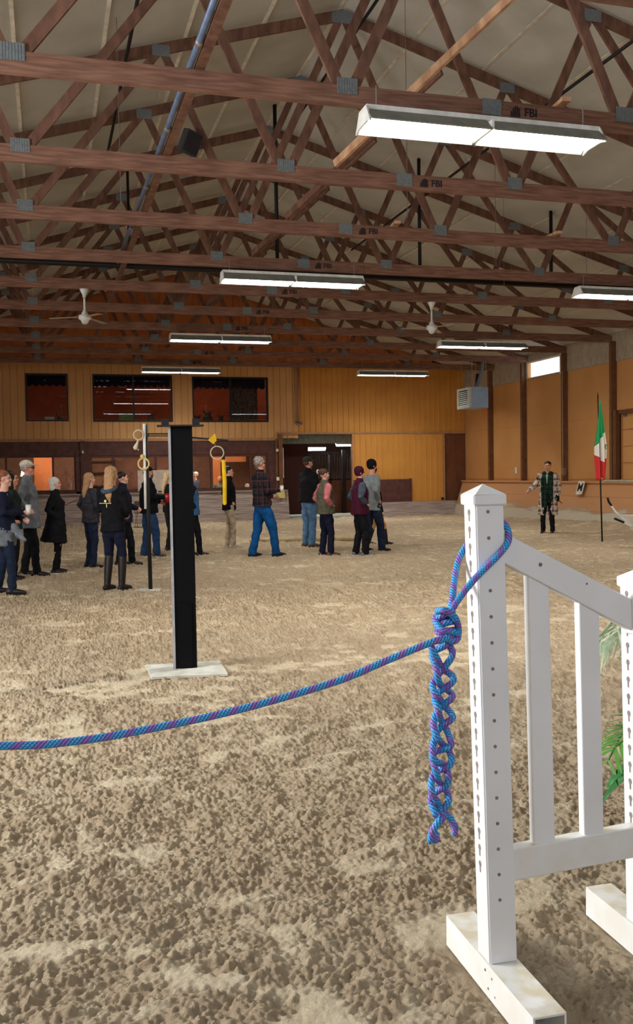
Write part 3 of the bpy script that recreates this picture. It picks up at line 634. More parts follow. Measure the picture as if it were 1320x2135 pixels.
spots = [((3.975, 8.03, 4.665), 'largest and nearest bright twin tube ceiling light'), ((3.945, 14.9, 4.665), 'second twin tube ceiling light, above the middle of the hall'),
         ((3.97, 21.67, 4.665), 'third twin tube ceiling light left of centre'), ((3.97, 28.4, 4.665), 'farthest left twin tube ceiling light, in front of the upper windows'),
         ((10.79, 28.4, 4.665), 'farthest right twin tube ceiling light, in front of the ribbed wall'), ((10.65, 21.67, 4.665), 'right hand twin tube ceiling light left of the side window'),
         ((10.37, 14.9, 4.665), 'twin tube ceiling light cut off by the right edge')]
for i, (p, lab) in enumerate(spots):
    t = L0 if i == 0 else copy_tree(L0); t.location = p; t.rotation_euler = (0, 0, 0)
    tag(t, lab, 'ceiling light', 'fluorescent ceiling lights')
    area('lamp_light', (p[0], p[1], p[2]-.04), (p[0], p[1], 0), 2.4, .2, 120 if p[1] < 9 else 60 if p[1] < 27 else 72, (1, .97, .9), 145)
# fans
def make_fan():
    t = empty('ceiling_fan'); bm = nb(); limb(bm, [(0, 0, 0), (0, 0, -.05), (0, 0, -.1), (0, 0, -.14)], [.085, .06, .035, .03], 16, False); build('canopy', bm, M_wfix, t, True)
    bm = nb(); cyl(bm, (0, 0, -.12), (0, 0, -.46), .02); cyl(bm, (0, 0, -.38), (0, 0, -.46), .035, .045, 14); build('down_rod', bm, M_wfix, t, True)
    bm = nb(); limb(bm, [(0, 0, -.45), (0, 0, -.47), (0, 0, -.53), (0, 0, -.56)], [.06, .11, .115, .07], 20); build('motor', bm, M_wfix, t, True)
    for k in range(3):
        a = k*2*math.pi/3+.9; d = Vector((math.cos(a), math.sin(a), 0)); bm = nb()
        beam(bm, Vector((0, 0, -.5))+d*.1, Vector((0, 0, -.53))+d*.62, .10, .008, (0, 0, 1)); build('blade', bm, mat('fan_blade', (176, 160, 146), .5), t)
    return t
fa = make_fan(); fa.location = (.73, 17.41, 4.93); tag(fa, 'white ceiling fan hanging on the left side', 'fan', 'white ceiling fans')
fb = copy_tree(fa); fb.location = (7.455, 17.41, 4.93); tag(fb, 'white ceiling fan hanging on the right side', 'fan', 'white ceiling fans')
# unit heater
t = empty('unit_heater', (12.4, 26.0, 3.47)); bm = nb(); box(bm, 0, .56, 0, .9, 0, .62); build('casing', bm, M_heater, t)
bm = nb(); box(bm, -.03, 0, -.0, .9, 0, .62); box(bm, -.06, -.03, 0, .14, 0, .62); box(bm, -.06, -.03, .80, .9, 0, .62); box(bm, -.06, -.03, .14, .8, 0, .07); box(bm, -.06, -.03, .14, .8, .55, .62); build('front_frame', bm, M_heaterf, t)
bm = nb()
for k in range(8): prism(bm, [(-.055, .08+k*.058), (-.03, .115+k*.058), (-.03, .105+k*.058), (-.055, .07+k*.058)], 1, .14, .8)
build('louver', bm, M_heaterf, t); bm = nb(); box(bm, -.031, -.0295, .14, .8, .07, .55); build('louver_opening', bm, M_ink, t)
bm = nb(); cyl(bm, (.56, .45, .25), (.66, .45, .25), .12, .04, 12); cyl(bm, (.5, .7, .6), (.62, .85, 1.1), .05); build('fan_motor', bm, M_darkb, t, True)
for (a, c) in ((.04, .05), (.5, .05), (.04, .8), (.5, .8)): bm = nb(); cyl(bm, (a, c, .62), (a+.02, c, 1.46), .01, seg=6); build('hanger_rod', bm, M_ledge, t)
bm = nb(); limb(bm, [(.45, .6, .62), (.62, .6, 1.1), (.7, .6, 1.5)], [.05, .05, .05], 10); build('flue', bm, M_galv, t, True)
tag(t, 'pale blue grey unit heater with louvres hanging near the right wall', 'heater')

# ------------------------------------------------------------------ jump standard
SX, SY = 1.272, 2.522
js = empty('jump_standard', (SX, SY, 0))
def vbox(bm, x0, x1, y0, y1, z0, z1, ang=0, bev=.004):
    b2 = nb(); box(b2, x0, x1, y0, y1, z0, z1); bmesh.ops.bevel(b2, geom=b2.edges[:]+b2.verts[:], offset=bev, segments=2, affect='EDGES')
    bmesh.ops.rotate(b2, verts=b2.verts, cent=((x0+x1)/2, (y0+y1)/2, 0), matrix=Matrix.Rotation(ang, 3, 'Z'))
    me = bpy.data.meshes.new('t'); b2.to_mesh(me); b2.free(); bm.from_mesh(me); bpy.data.meshes.remove(me)
lean = lambda bm, k=.0195: [setattr(v.co, 'x', v.co.x - k*(v.co.z-.1)) for v in bm.verts]
def keyholes(bm, face_x, zs, yc):
    for z in zs:
        pts = [(yc+.0095*math.cos(a), z+.0095*math.sin(a)) for a in np.linspace(-.9*math.pi/2, math.pi+.9*math.pi/2, 12)]
        pts = [(yc+.0040, z-.026), (yc+.0045, z-.008)] + pts[1:-1] + [(yc-.0045, z-.008), (yc-.0040, z-.026)]
        prism(bm, pts, 0, face_x-.0006, face_x+.002)
def discs(bm, pts, y):
    for (x_, z_) in pts: cyl(bm, (x_, y-.0006, z_), (x_, y+.002, z_), .0054, seg=14)
def standard_post(px, py, ztop, zkey0, first):
    h = .0445; bm = nb(); vbox(bm, px-h, px+h, py-h, py+h, .098, ztop-.02, math.radians(-2.5)); lean(bm, 0.0245 if first else .0195); build('post', bm, M_white, js)
    bm = nb(); c = h+.007; vbox(bm, px-c, px+c, py-c, py+c, ztop-.04, ztop-.008, math.radians(-2.5), .003)
    k = bm.verts.new((px, py, ztop+.022)); q = [bm.verts.new((px+i*c*.97, py+j*c*.97, ztop-.009)) for i, j in ((-1,-1),(1,-1),(1,1),(-1,1))]
    for i in range(4): bm.faces.new((q[i], q[(i+1) % 4], k))
    bm.faces.new(q[::-1]); lean(bm, 0.0245 if first else .0195); build('post_cap', bm, M_white, js)
    bm = nb(); n = 22; zs = [ztop-.05-(ztop-.05-.40)*i/(n-1)-.012 for i in range(n)] if first else [ztop-.06-.055*i for i in range(16)]
    keyholes(bm, px-h, zs, py+.004); bmesh.ops.rotate(bm, verts=bm.verts, cent=(px, py, 0), matrix=Matrix.Rotation(math.radians(-2.5), 3, 'Z')); lean(bm, 0.0245 if first else .0195); build('key_hole_strip', bm, M_hole, js)
    bm = nb(); zs = [1.449-(1.449-.293)*i/15 for i in range(16)] if first else [ztop-.1-.083*i for i in range(12)]
    discs(bm, [(px-.006, z) for z in zs], py-h); bmesh.ops.rotate(bm, verts=bm.verts, cent=(px, py, 0), matrix=Matrix.Rotation(math.radians(-2.5), 3, 'Z')); lean(bm, 0.0245 if first else .0195); build('pin_holes', bm, M_hole, js)
    # hollow foot
    bm = nb(); L0_, L1_ = -.325, .285; w = .0495; tk = .006
    for (a0, a1, z0, z1) in ((-w, w, .0, tk), (-w, w, .1-tk, .1), (-w, -w+tk, tk, .1-tk), (w-tk, w, tk, .1-tk)): box(bm, px+a0, px+a1, py+L0_, py+L1_, z0-.0, z1)
    box(bm, px-w+tk, px+w-tk, py+L1_-.01, py+L1_, tk, .1-tk)
    bmesh.ops.rotate(bm, verts=bm.verts, cent=(px, py, 0), matrix=Matrix.Rotation(math.radians(-1.7), 3, 'Z')); ft = build('foot', bm, M_whited, js)
    bm = nb()
    for (dy, z) in ((-.02, .075), (-.065, .07), (-.04, .028), (-.085, .025)): ell(bm, (px-w-.001, py+dy, z), (.003, .0045, .0045), 8)
    build('bolt', bm, M_galv, ft, True)
P2X, P2Y = 1.824, 2.565
off = (-SX, -SY)
def L_(x, y): return x-SX, y-SY
ax, ay = 0, 0; bx_, by_ = L_(P2X, P2Y)
standard_post(0, 0, 1.508, 0, True)
standard_post(bx_, by_, 1.231, 0, False)
pang = math.atan2(by_, bx_)
def along(u, z, n=0):   # point on the panel plane
    return (u*math.cos(pang)-n*math.sin(pang), u*math.sin(pang)+n*math.cos(pang), z)
PL = math.hypot(bx_, by_)
def plank(bm, pts, n0, n1):
    A = [bm.verts.new(along(u, z, n0)) for u, z in pts]; B = [bm.verts.new(along(u, z, n1)) for u, z in pts]; k = len(pts)
    bm.faces.new(A); bm.faces.new(B[::-1])
    for i in range(k): bm.faces.new((A[i], A[(i+1) % k], B[(i+1) % k], B[i]))
def rl(u): return 1.384-.498*(u-.045)
bm = nb(); plank(bm, [(.04, rl(.04)-.092), (PL-.04, rl(PL-.04)-.100), (PL-.04, rl(PL-.04)), (.04, rl(.04))], -.03, .012); bmesh.ops.bevel(bm, geom=bm.edges[:], offset=.003, segments=1, affect='EDGES'); lean(bm); build('top_rail', bm, M_white, js)
bm = nb(); plank(bm, [(PL-.058, rl(PL-.05)-.106), (PL-.02, rl(PL-.03)-.112), (PL-.02, rl(PL-.03)+.003), (PL-.058, rl(PL-.05)+.003)], -.036, .0); lean(bm); build('rail_bracket', bm, M_white, js)
bm = nb(); plank(bm, [(.035, .335), (PL-.035, .335), (PL-.035, .432), (.035, .432)], -.032, .014); bmesh.ops.bevel(bm, geom=bm.edges[:], offset=.003, segments=1, affect='EDGES'); lean(bm); build('bottom_rail', bm, M_whited, js)
for u0 in (.126, .306):
    bm = nb(); plank(bm, [(u0, .425), (u0+.073, .425), (u0+.073, rl(u0+.073)-.09), (u0, rl(u0)-.09)], -.024, .004); bmesh.ops.bevel(bm, geom=bm.edges[:], offset=.002, segments=1, affect='EDGES'); lean(bm); build('slat', bm, M_white, js)
bm = nb(); cc = along(.165, rl(.165)-.04, -.031); cyl(bm, (cc[0], cc[1]-.001, cc[2]), (cc[0], cc[1]+.003, cc[2]), .006, seg=12); lean(bm); build('rail_bolt', bm, M_metalp, js); bm = nb(); cc = along(.33, rl(.33)-.025, -.031); cyl(bm, (cc[0], cc[1]-.001, cc[2]), (cc[0], cc[1]+.003, cc[2]), .003, seg=12); lean(bm); build('rail_bolt', bm, M_metalp, js)
tag(js, 'white plastic jump standard with slatted wing and purple rope round its tall post', 'jump standard')

# ------------------------------------------------------------------ rope
M_rope = bpy.data.materials.new('braided_rope'); M_rope.use_nodes = True; nt = M_rope.node_tree; b = nt.nodes['Principled BSDF']; b.inputs['Roughness'].default_value = .65
uv = nt.nodes.new('ShaderNodeUVMap'); sp = nt.nodes.new('ShaderNodeSeparateXYZ'); nt.links.new(uv.outputs[0], sp.inputs[0])
def mth(op, a, b_=None, c=None):
    n = nt.nodes.new('ShaderNodeMath'); n.operation = op
    for i, v in enumerate((a, b_, c)):
        if v is None: continue
        if isinstance(v, (int, float)): n.inputs[i].default_value = v
        else: nt.links.new(v, n.inputs[i])
    return n.outputs[0]
u_, v_ = sp.outputs[0], sp.outputs[1]
hel = mth('FRACT', mth('ADD', mth('MULTIPLY', u_, 18.5), v_))                    # broad colour spiral, one turn each 7.7 cm
isp = mth('LESS_THAN', hel, .42)
fa1 = mth('FRACT', mth('ADD', mth('MULTIPLY', u_, 95.0), mth('MULTIPLY', v_, 5.0)))
fa2 = mth('FRACT', mth('SUBTRACT', mth('MULTIPLY', u_, 95.0), mth('MULTIPLY', v_, 5.0)))
chk = mth('MULTIPLY', mth('LESS_THAN', fa1, .5), mth('LESS_THAN', fa2, .5))
fleck = mth('MULTIPLY', mth('LESS_THAN', fa1, .3), mth('GREATER_THAN', fa2, .5))
def cmix(f, a, c):
    m = nt.nodes.new('ShaderNodeMix'); m.data_type = 'RGBA'; nt.links.new(f, m.inputs[0])
    for i, v in ((6, a), (7, c)):
        if isinstance(v, tuple): m.inputs[i].default_value = v
        else: nt.links.new(v, m.inputs[i])
    return m.outputs[2]
blue = cmix(chk, srgb((26, 116, 188)), srgb((92, 190, 232)))
pur = cmix(chk, srgb((116, 70, 156)), srgb((160, 104, 190)))
col = cmix(isp, blue, pur); col = cmix(fleck, col, srgb((84, 160, 220)))
nt.links.new(col, b.inputs['Base Color'])
hgt = mth('ADD', mth('ABSOLUTE', mth('SUBTRACT', fa1, .5)), mth('ABSOLUTE', mth('SUBTRACT', fa2, .5)))
bp = nt.nodes.new('ShaderNodeBump'); bp.inputs['Strength'].default_value = .8; bp.inputs['Distance'].default_value = .002; nt.links.new(hgt, bp.inputs['Height']); nt.links.new(bp.outputs[0], b.inputs['Normal'])
def rope_tube(bm, pts, r, u0=0, seg=12):
    uvl = bm.loops.layers.uv.verify(); pts = [Vector(p) for p in pts]; n = len(pts); s = None; prev = None; L = u0
    for i in range(n):
        d = (pts[min(i+1, n-1)]-pts[max(i-1, 0)]).normalized()
        if s is None: s, _ = ring_frame(d)
        else: s = (s - d*s.dot(d)).normalized()
        u = d.cross(s)
        if i: L += (pts[i]-pts[i-1]).length
        k_ = 1 if 0 < i < n-1 else .55
        ring = [bm.verts.new(pts[i] + (s*math.cos(2*math.pi*k/seg) + u*math.sin(2*math.pi*k/seg))*r*k_) for k in range(seg)]
        if prev:
            for k in range(seg):
                fc = bm.faces.new((prev[0][k], prev[0][(k+1) % seg], ring[(k+1) % seg], ring[k]))
                for lp, (a, c) in zip(fc.loops, ((prev[1], k/seg), (prev[1], (k+1)/seg), (L, (k+1)/seg), (L, k/seg))): lp[uvl].uv = (a, c)
        else: bm.faces.new(ring[::-1])
        prev = (ring, L)
    bm.faces.new(prev[0])
bm = nb(); rr = .0098
K = Vector((1.078, 2.435, 1.138))
loop = catmull([(1.088, 2.437, 1.165), (1.125, 2.450, 1.205), (1.165, 2.462, 1.242), (1.205, 2.465, 1.278), (1.255, 2.463, 1.322), (1.292, 2.470, 1.362), (1.302, 2.50, 1.402), (1.298, 2.55, 1.418), (1.27, 2.582, 1.405), (1.225, 2.586, 1.36), (1.185, 2.58, 1.305), (1.152, 2.54, 1.25), (1.122, 2.49, 1.205), (1.098, 2.452, 1.17), (1.080, 2.44, 1.14)], 8)
rope_tube(bm, loop, rr)
# knot: two wraps and a few tucks
kn = []
for i in range(34):
    t = i/33; a = 2*math.pi*2.15*t + .6; kn.append(K + Vector((.0235*math.cos(a)-.004*t, -.022*math.sin(a)*.8, .028-.056*t + .008*math.sin(a))))
rope_tube(bm, kn, rr, .3)
rope_tube(bm, catmull([K+Vector((-.03, 0, .035)), K+Vector((-.02, -.03, .042)), K+Vector((.012, -.03, .02)), K+Vector((.028, -.018, -.02)), K+Vector((.01, -.034, -.045)), K+Vector((-.025, -.03, -.035)), K+Vector((-.036, -.01, -.01))], 8), rr, .7)
rope_tube(bm, catmull([K+Vector((.0, .0, .03)), K+Vector((-.03, .01, .015)), K+Vector((-.028, -.03, -.012)), K+Vector((.01, -.036, -.022)), K+Vector((.03, -.01, -.045))], 8), rr, .1)
# standing line to the left
line = catmull([K+Vector((.015, -.02, -.028)), K+Vector((-.02, -.04, -.036)), (1.005, 2.385, 1.095), (.874, 2.39, 1.052), (.73, 2.385, 1.008), (.467, 2.38, .957), (.217, 2.37, .928), (.04, 2.35, .921), (-.125, 2.34, .929), (-.6, 2.3, .985), (-1.3, 2.25, 1.14), (-2.2, 2.2, 1.42)], 14)
rope_tube(bm, line, rr, .2)
# daisy chain
ctr = lambda s: Vector((1.050 + .006*math.sin(s*9), 2.42, 1.092 - s))
TL = .50; N = 150
for k in range(3):
    pts = []
    for i in range(N+1):
        t = i/N; ph = 2*math.pi*(t*TL/.172) + k*2*math.pi/3 + .35*math.sin(t*17+k); A = .0265+.004*math.sin(t*31)
        c = ctr(t*TL); pts.append(c + Vector((A*math.sin(ph)*(1+.12*math.sin(t*23+k)), .0135*math.sin(2*ph+.4), .006*math.sin(ph*1.5+k))))
    rope_tube(bm, pts, rr, k*.37)
e = ctr(TL)
rope_tube(bm, catmull([e+Vector((.0, 0, .03)), e+Vector((.006, -.008, .0)), e+Vector((-.010, -.012, -.012)), e+Vector((-.026, -.010, -.036)), e+Vector((-.030, -.004, -.065)), (1.026, 2.42, .548), (1.034, 2.418, .519)], 8), rr*1.12, .45)
rope_tube(bm, catmull([e+Vector((.01, 0, .03)), e+Vector((.018, .004, .006)), e+Vector((.034, .004, -.012)), e+Vector((.046, .0, -.036)), (1.092, 2.42, .555), (1.088, 2.42, .53)], 8), rr, .9)
rp_ = build('rope', bm, M_rope, None, True); tag(rp_, 'blue and purple braided rope knotted round the white post with a hanging daisy chain', 'rope')

# ------------------------------------------------------------------ steel post
sp_ = empty('steel_post', (1.035, 7.46, 0)); bm = nb()
box(bm, -.085, .085, -.012, .0, .01, 1.955); box(bm, -.085, -.073, 0, .10, .01, 1.955); box(bm, .073, .085, 0, .10, .01, 1.955); box(bm, -.05, .05, -.012, -.02, .02, .55)
build('column', bm, M_blackm, sp_)
bm = nb(); box(bm, -.105, -.085, -.02, .0, .01, 1.955); build('edge_flange', bm, mat('pale_steel', (168, 168, 172), .35), sp_)  # paler strip down the left edge of the post
bm = nb(); prism(bm, [(-.327, .204), (.283, .242), (.306, -.299), (-.276, -.283)], 2, .004, .022); build('base_plate', bm, M_plate, sp_)
bm = nb(); box(bm, -.19, .175, -.08, .06, 1.955, 1.966); build('top_plate', bm, M_darkb, sp_)
for xx in (-.125, .115): bm = nb(); box(bm, xx-.028, xx+.028, -.06, 0, 1.966, 2.015); build('clamp_block', bm, M_blackp, sp_)
sp_.rotation_euler = (0, 0, math.radians(-6)); tag(sp_, 'thick black steel post on a pale base plate in the middle of the sand', 'post')

# ------------------------------------------------------------------ ring stand
rs = empty('ring_stand', (1.29, 12.84, 0)); bm = nb(); cyl(bm, (.025, 0, .0), (.01, 0, 2.26), .028, .024, 12); build('pole', bm, M_blackp, rs, True)
bm = nb(); cyl(bm, (-.02, -.03, 1.12), (-.012, -.03, 2.27), .018, .02, 10); build('white_pipe', bm, M_wfix, rs, True)
bm = nb(); prism(bm, [(-.16, -.09), (.14, -.12), (.18, .07), (-.1, .12)], 2, .002, .025); build('base', bm, M_plate, rs)
bm = nb(); beam(bm, (.03, 0, 2.135), (1.15, .05, 2.04), .022, .022); box(bm, .03, .36, -.02, .02, 2.10, 2.145); build('arm', bm, M_blackp, rs)
bm = nb(); box(bm, .05, .33, -.026, -.02, 2.108, 2.13); build('arm_label', bm, mat('olive_strip', (120, 100, 60), .7), rs)
bm = nb(); torus(bm, (.98, 0, 1.87), .09, .009, (.2, 1, 0)); cyl(bm, (.93, .02, 2.05), (.96, 0, 1.96), .003, seg=5); rg = build('hanging_ring', bm, mat('cream_ring', (206, 190, 160), .5), rs, True)
bm = nb(); prism(bm, [(.86, 2.05), (.96, 2.14), (.98, 2.04), (.93, 1.99)], 1, .01, .018); build('pennant', bm, M_yellow, rs)
bm = nb(); torus(bm, (-.09, -.03, 2.12), .065, .011, (.3, 1, 0)); build('small_ring', bm, mat('cream_ring', (206, 190, 160), .5), rs, True)
bm = nb(); limb(bm, [(-.10, -.04, 2.05), (-.11, -.04, 2.01), (-.125, -.04, 1.98), (-.135, -.04, 1.95)], [.012, .016, .024, .032], 12); ell(bm, (-.10, -.04, 1.92), (.011, .011, .011), 8); build('bell', bm, mat('pale_brass', (216, 206, 170), .35), rs, True)
bm = nb(); torus(bm, (-.035, -.06, 1.73), .075, .012, (.5, 1, 0)); ell(bm, (-.05, -.06, 1.83), (.03, .03, .03), 8); build('large_ring', bm, mat('gold_ring', (226, 196, 120), .5), rs, True)
tag(rs, 'thin black pole stand with white pipe, rings, bell and a long arm', 'ring stand')
t = empty('pool_noodle', (2.362, 12.84, 1.17)); bm = nb(); limb(bm, [(.0, 0, 0), (.005, .0, .3), (-.005, 0, .58)], [.028, .03, .028], 12); build('foam', bm, M_yellow, t, True); bm = nb(); ell(bm, (-.005, 0, .63), (.025, .025, .035), 8); cyl(bm, (-.005, 0, .64), (0.05, .05, .875), .003, seg=5); build('tie', bm, M_ink, t, True); tag(t, 'long yellow foam strip hanging from the stand arm left of the khaki trousers person', 'foam strip')

# flag
t = empty('flag_pole', (11.266, 17.33, 0)); bm = nb(); cyl(bm, (0, 0, -.05), (-.095, 0, 3.08), .017, .012, 10); limb(bm, [(-.095, 0, 3.08), (-.096, 0, 3.16)], [.016, .004], 8); build('pole', bm, M_blackp, t, True)
tag(t, 'tall black pole stuck in the sand by the side wall, carrying the draped flag', 'flag pole')
MF = bpy.data.materials.new('flag_cloth'); MF.use_nodes = True; nt = MF.node_tree; b = nt.nodes['Principled BSDF']; b.inputs['Roughness'].default_value = .85
tc = nt.nodes.new('ShaderNodeTexCoord'); sp = nt.nodes.new('ShaderNodeSeparateXYZ'); nt.links.new(tc.outputs['Object'], sp.inputs[0])
hh = mth('ADD', sp.outputs[2], mth('MULTIPLY', mth('ABSOLUTE', mth('ADD', sp.outputs[0], .02)), -.0))
h1 = mth('ADD', sp.outputs[2], mth('MULTIPLY', sp.outputs[0], -1.4)); h2 = mth('ADD', sp.outputs[2], mth('MULTIPLY', mth('ABSOLUTE', sp.outputs[0]), -.9))
g1 = mth('GREATER_THAN', h1, 2.27); g2 = mth('GREATER_THAN', h2, 1.70)
c = cmix(g2, srgb((206, 44, 44)), srgb((228, 222, 210))); c = cmix(g1, c, srgb((34, 150, 84))); nt.links.new(c, b.inputs['Base Color'])
bm = nb(); NZ, NU = 60, 26; grid = []
for i in range(NZ+1):
    z = 2.98-1.63*i/NZ; w = min(.13, .014+.125*((2.98-z)/1.0)**1.3) if z > 2.0 else .13 - .03*max(0, (1.7-z)/.35)
    row = []
    for j in range(NU+1):
        u = j/NU*2-1; bottom = .06*math.sin(u*3+1) if i == NZ else 0
        row.append(bm.verts.new((-.06 + .016*(2.98-z) + u*w, .055*math.sin(u*7+z*1.3)*(w/.13) - .0, z+bottom*.6)))
    grid.append(row)
for i in range(NZ):
    for j in range(NU): bm.faces.new((grid[i][j], grid[i][j+1], grid[i+1][j+1], grid[i+1][j]))
fo = build('flag', bm, MF, None, True); fo.location = (11.266, 17.33-.03, 0); sm = fo.modifiers.new('s', 'SOLIDIFY'); sm.thickness = .006
bm = nb(); torus(bm, (.02, -.062, 2.02), .048, .007, (0, 1, 0), a0=-1.6, a1=1.9); ell(bm, (.02, -.06, 2.02), (.018, .006, .032), 8); ell(bm, (.03, -.06, 2.05), (.024, .006, .012), 8); build('emblem', bm, mat('emblem', (96, 104, 70), .7), fo, True)
tag(fo, 'green white and red flag with an emblem, hanging limp from the black pole', 'flag')

# ground pole
bm = nb(); limb(bm, [(4.45, 20.95, .05), (6.75, 20.32, .05)], [.05, .05], 14); tag(build('ground_pole', bm, M_wood_pole, None, True), 'pale yellow ground pole lying on the sand behind the standing people', 'pole')
# folding chairs
def make_chair(c, mt_):
    t = empty('folding_chair')
    for s in (-1, 1):
        bm = nb(); limb(bm, [(s*.21, -.22, 0), (s*.21, .12, .5), (s*.20, .2, .82)], [.011]*3, 8); build('frame_leg', bm, mt_, t, True)
        bm = nb(); limb(bm, [(s*.19, .24, 0), (s*.19, -.16, .45)], [.011]*2, 8); build('leg', bm, mt_, t, True)
    bm = nb(); box(bm, -.2, .2, -.2, .17, .43, .46); build('seat', bm, c, t); bm = nb(); box(bm, -.2, .2, .17, .19, .62, .80); build('backrest', bm, c, t)
    bm = nb(); cyl(bm, (-.2, .04, .12), (.2, .04, .12), .008); cyl(bm, (-.2, .2, .82), (.2, .2, .82), .011); build('crossbar', bm, mt_, t)
    return t
ch = make_chair(mat('taupe_plastic', (110, 92, 90), .6), mat('taupe_metal', (176, 158, 146), .5)); ch.location = (1.25, 28.3, 0); ch.rotation_euler = (0, 0, .2); tag(ch, 'beige metal folding chair by the kickboard behind the white haired person', 'chair', 'folding chairs by the kickboard')
c2_ = copy_tree(ch); c2_.location = (3.95, 28.6, 0); c2_.rotation_euler = (0, 0, -.3); tag(c2_, 'dark folding chair by the kickboard left of the black steel post', 'chair', 'folding chairs by the kickboard')
for o in c2_.children: o.data = o.data.copy(); o.data.materials.clear(); o.data.materials.append(mat('purple_grey', (70, 52, 66), .5))
c3_ = copy_tree(ch); c3_.location = (2.75, 28.7, 0); c3_.rotation_euler = (0, 0, 2.8); tag(c3_, 'folding chair by the kickboard mostly hidden behind the red cup person', 'chair', 'folding chairs by the kickboard')
bm = nb(); limb(bm, [(.35, 30.2, .62), (.9, 30.25, .86)], [.012, .012], 8); limb(bm, [(.35, 30.2, .0), (.35, 30.2, .62)], [.02, .02], 8); tag(build('red_rod', bm, mat('red_rod', (140, 26, 40), .5)), 'slanting dark red rod by the kickboard behind the white haired person', 'rod')

# palm plant right of the second post
pt = empty('potted_palm', (2.42, 3.25, 0)); bm = nb(); limb(bm, [(0, 0, .02), (0, 0, .15), (0, 0, .28)], [.12, .15, .17], 18, False); build('pot', bm, M_blackp, pt, True)
M_lp = mat('pale_frond', (150, 172, 140), .6, (196, 204, 176), 14); M_lg = mat('green_frond', (84, 140, 50), .5, (58, 112, 36), 10); M_ld = mat('deep_leaf', (62, 124, 66), .4, (40, 96, 44), 8)
def frond(p0, p1, p2, n, ll, m, droop=.5):
    bm = nb(); C_ = [Vector(p0), Vector(p1), Vector(p2)]; pts = [C_[0]*(1-t)**2 + C_[1]*2*t*(1-t) + C_[2]*t*t for t in np.linspace(0, 1, n+1)]
    limb(bm, pts[::2] if len(pts) > 3 else pts, [.005]*len(pts[::2]), 6, False)
    for i in range(2, n+1):
        d = (pts[i]-pts[i-1]).normalized(); side = d.cross(ZZ).normalized()
        for s in (-1, 1):
            l = ll*(1-.5*abs(i/n-.4)); a = pts[i]; dirv = (side*s + d*.7 - ZZ*droop*.5).normalized(); m1 = a+dirv*l*.5; e_ = a+dirv*l - ZZ*droop*l*.6; wv = d.cross(dirv).cross(dirv).normalized()*.009
            v = [bm.verts.new(q) for q in (a-wv*.3, a+wv*.3, m1+wv, e_, m1-wv)]; bm.faces.new((v[0], v[1], v[2], v[4])); bm.faces.new((v[4], v[2], v[3]))
    o = build('frond', bm, m, pt); o.modifiers.new('s', 'SOLIDIFY').thickness = .0012
frond((0, 0, .3), (-.02, 0, 1.15), (-.27, -.05, .93), 18, .24, M_lp, .9); frond((0, 0, .3), (.02, .1, 1.1), (-.24, .16, .84), 16, .22, M_lp, .9); frond((0, 0, .3), (.2, -.1, 1.2), (.5, -.2, .95), 14, .2, M_lp)
frond((0, 0, .3), (-.06, -.05, .62), (-.29, -.06, .47), 16, .18, M_lg, .3); frond((0, 0, .3), (.1, .2, .8), (.3, .4, .6), 12, .18, M_lg); frond((0, 0, .3), (-.05, .1, .7), (-.25, .05, .38), 14, .17, M_lg, .3)
for (q, w_) in (((-.27, -.12, .24), .024), ((-.3, -.02, .30), .026), ((-.22, -.2, .28), .022), ((-.28, .06, .2), .024), ((.2, .1, .3), .02)):
    bm = nb(); a = Vector((0, 0, .28)); e_ = Vector(q); mid = (a+e_)/2+Vector((0, 0, .18)); P_ = [a*(1-t)**2+mid*2*t*(1-t)+e_*t*t for t in np.linspace(0, 1, 9)]; prev = None
    for i, p in enumerate(P_):
        w = w_*math.sin(math.pi*(i+.4)/9.4)+.002; sd = Vector((-(e_-a).y, (e_-a).x, 0)).normalized()*w; cur = (bm.verts.new(p-sd), bm.verts.new(p-Vector((0, 0, .006))), bm.verts.new(p+sd))
        if prev: bm.faces.new((prev[0], prev[1], cur[1], cur[0])); bm.faces.new((prev[1], prev[2], cur[2], cur[1]))
        prev = cur
    o = build('blade_leaf', bm, M_ld, pt, True); o.modifiers.new('s', 'SOLIDIFY').thickness = .0015
tag(pt, 'potted palm with pale and green fronds behind the wing at the right edge', 'plant')

# wheelbarrow handles at the right edge
t = empty('wheelbarrow', (11.0, 15.6, 0)); bm = nb()
prism(bm, [(.0, .35), (.5, .32), (.75, .62), (-.25, .66)], 1, -.3, .3); build('tray', bm, M_whited, t)
for s in (-1, 1):
    bm = nb(); limb(bm, [(.6, s*.12, .25), (0, s*.24, .36), (-.5, s*.28, .5), (-.62, s*.3, .56)] if s < 0 else [(.6, .12, .25), (0, .24, .4), (-.38, .28, .72), (-.48, .3, .86)], [.017]*4, 10); build('handle', bm, M_wfix, t, True)
    bm = nb(); limb(bm, [(-.60, s*.3, .55), (-.78, s*.3, .62)] if s < 0 else [(-.46, .3, .84), (-.52, .3, .92), (-.54, .3, .98)], [.022]*(2 if s < 0 else 3), 10); build('grip', bm, M_blackp, t, True)
bm = nb(); torus(bm, (.62, 0, .18), .14, .04, (0, 1, 0)); build('wheel', bm, M_blackp, t, True)
for s in (-1, 1): bm = nb(); cyl(bm, (0, s*.22, 0), (.05, s*.22, .36), .014); build('leg', bm, M_wfix, t)
tag(t, 'white barrow with black handle grips reaching in at the right edge', 'wheelbarrow')

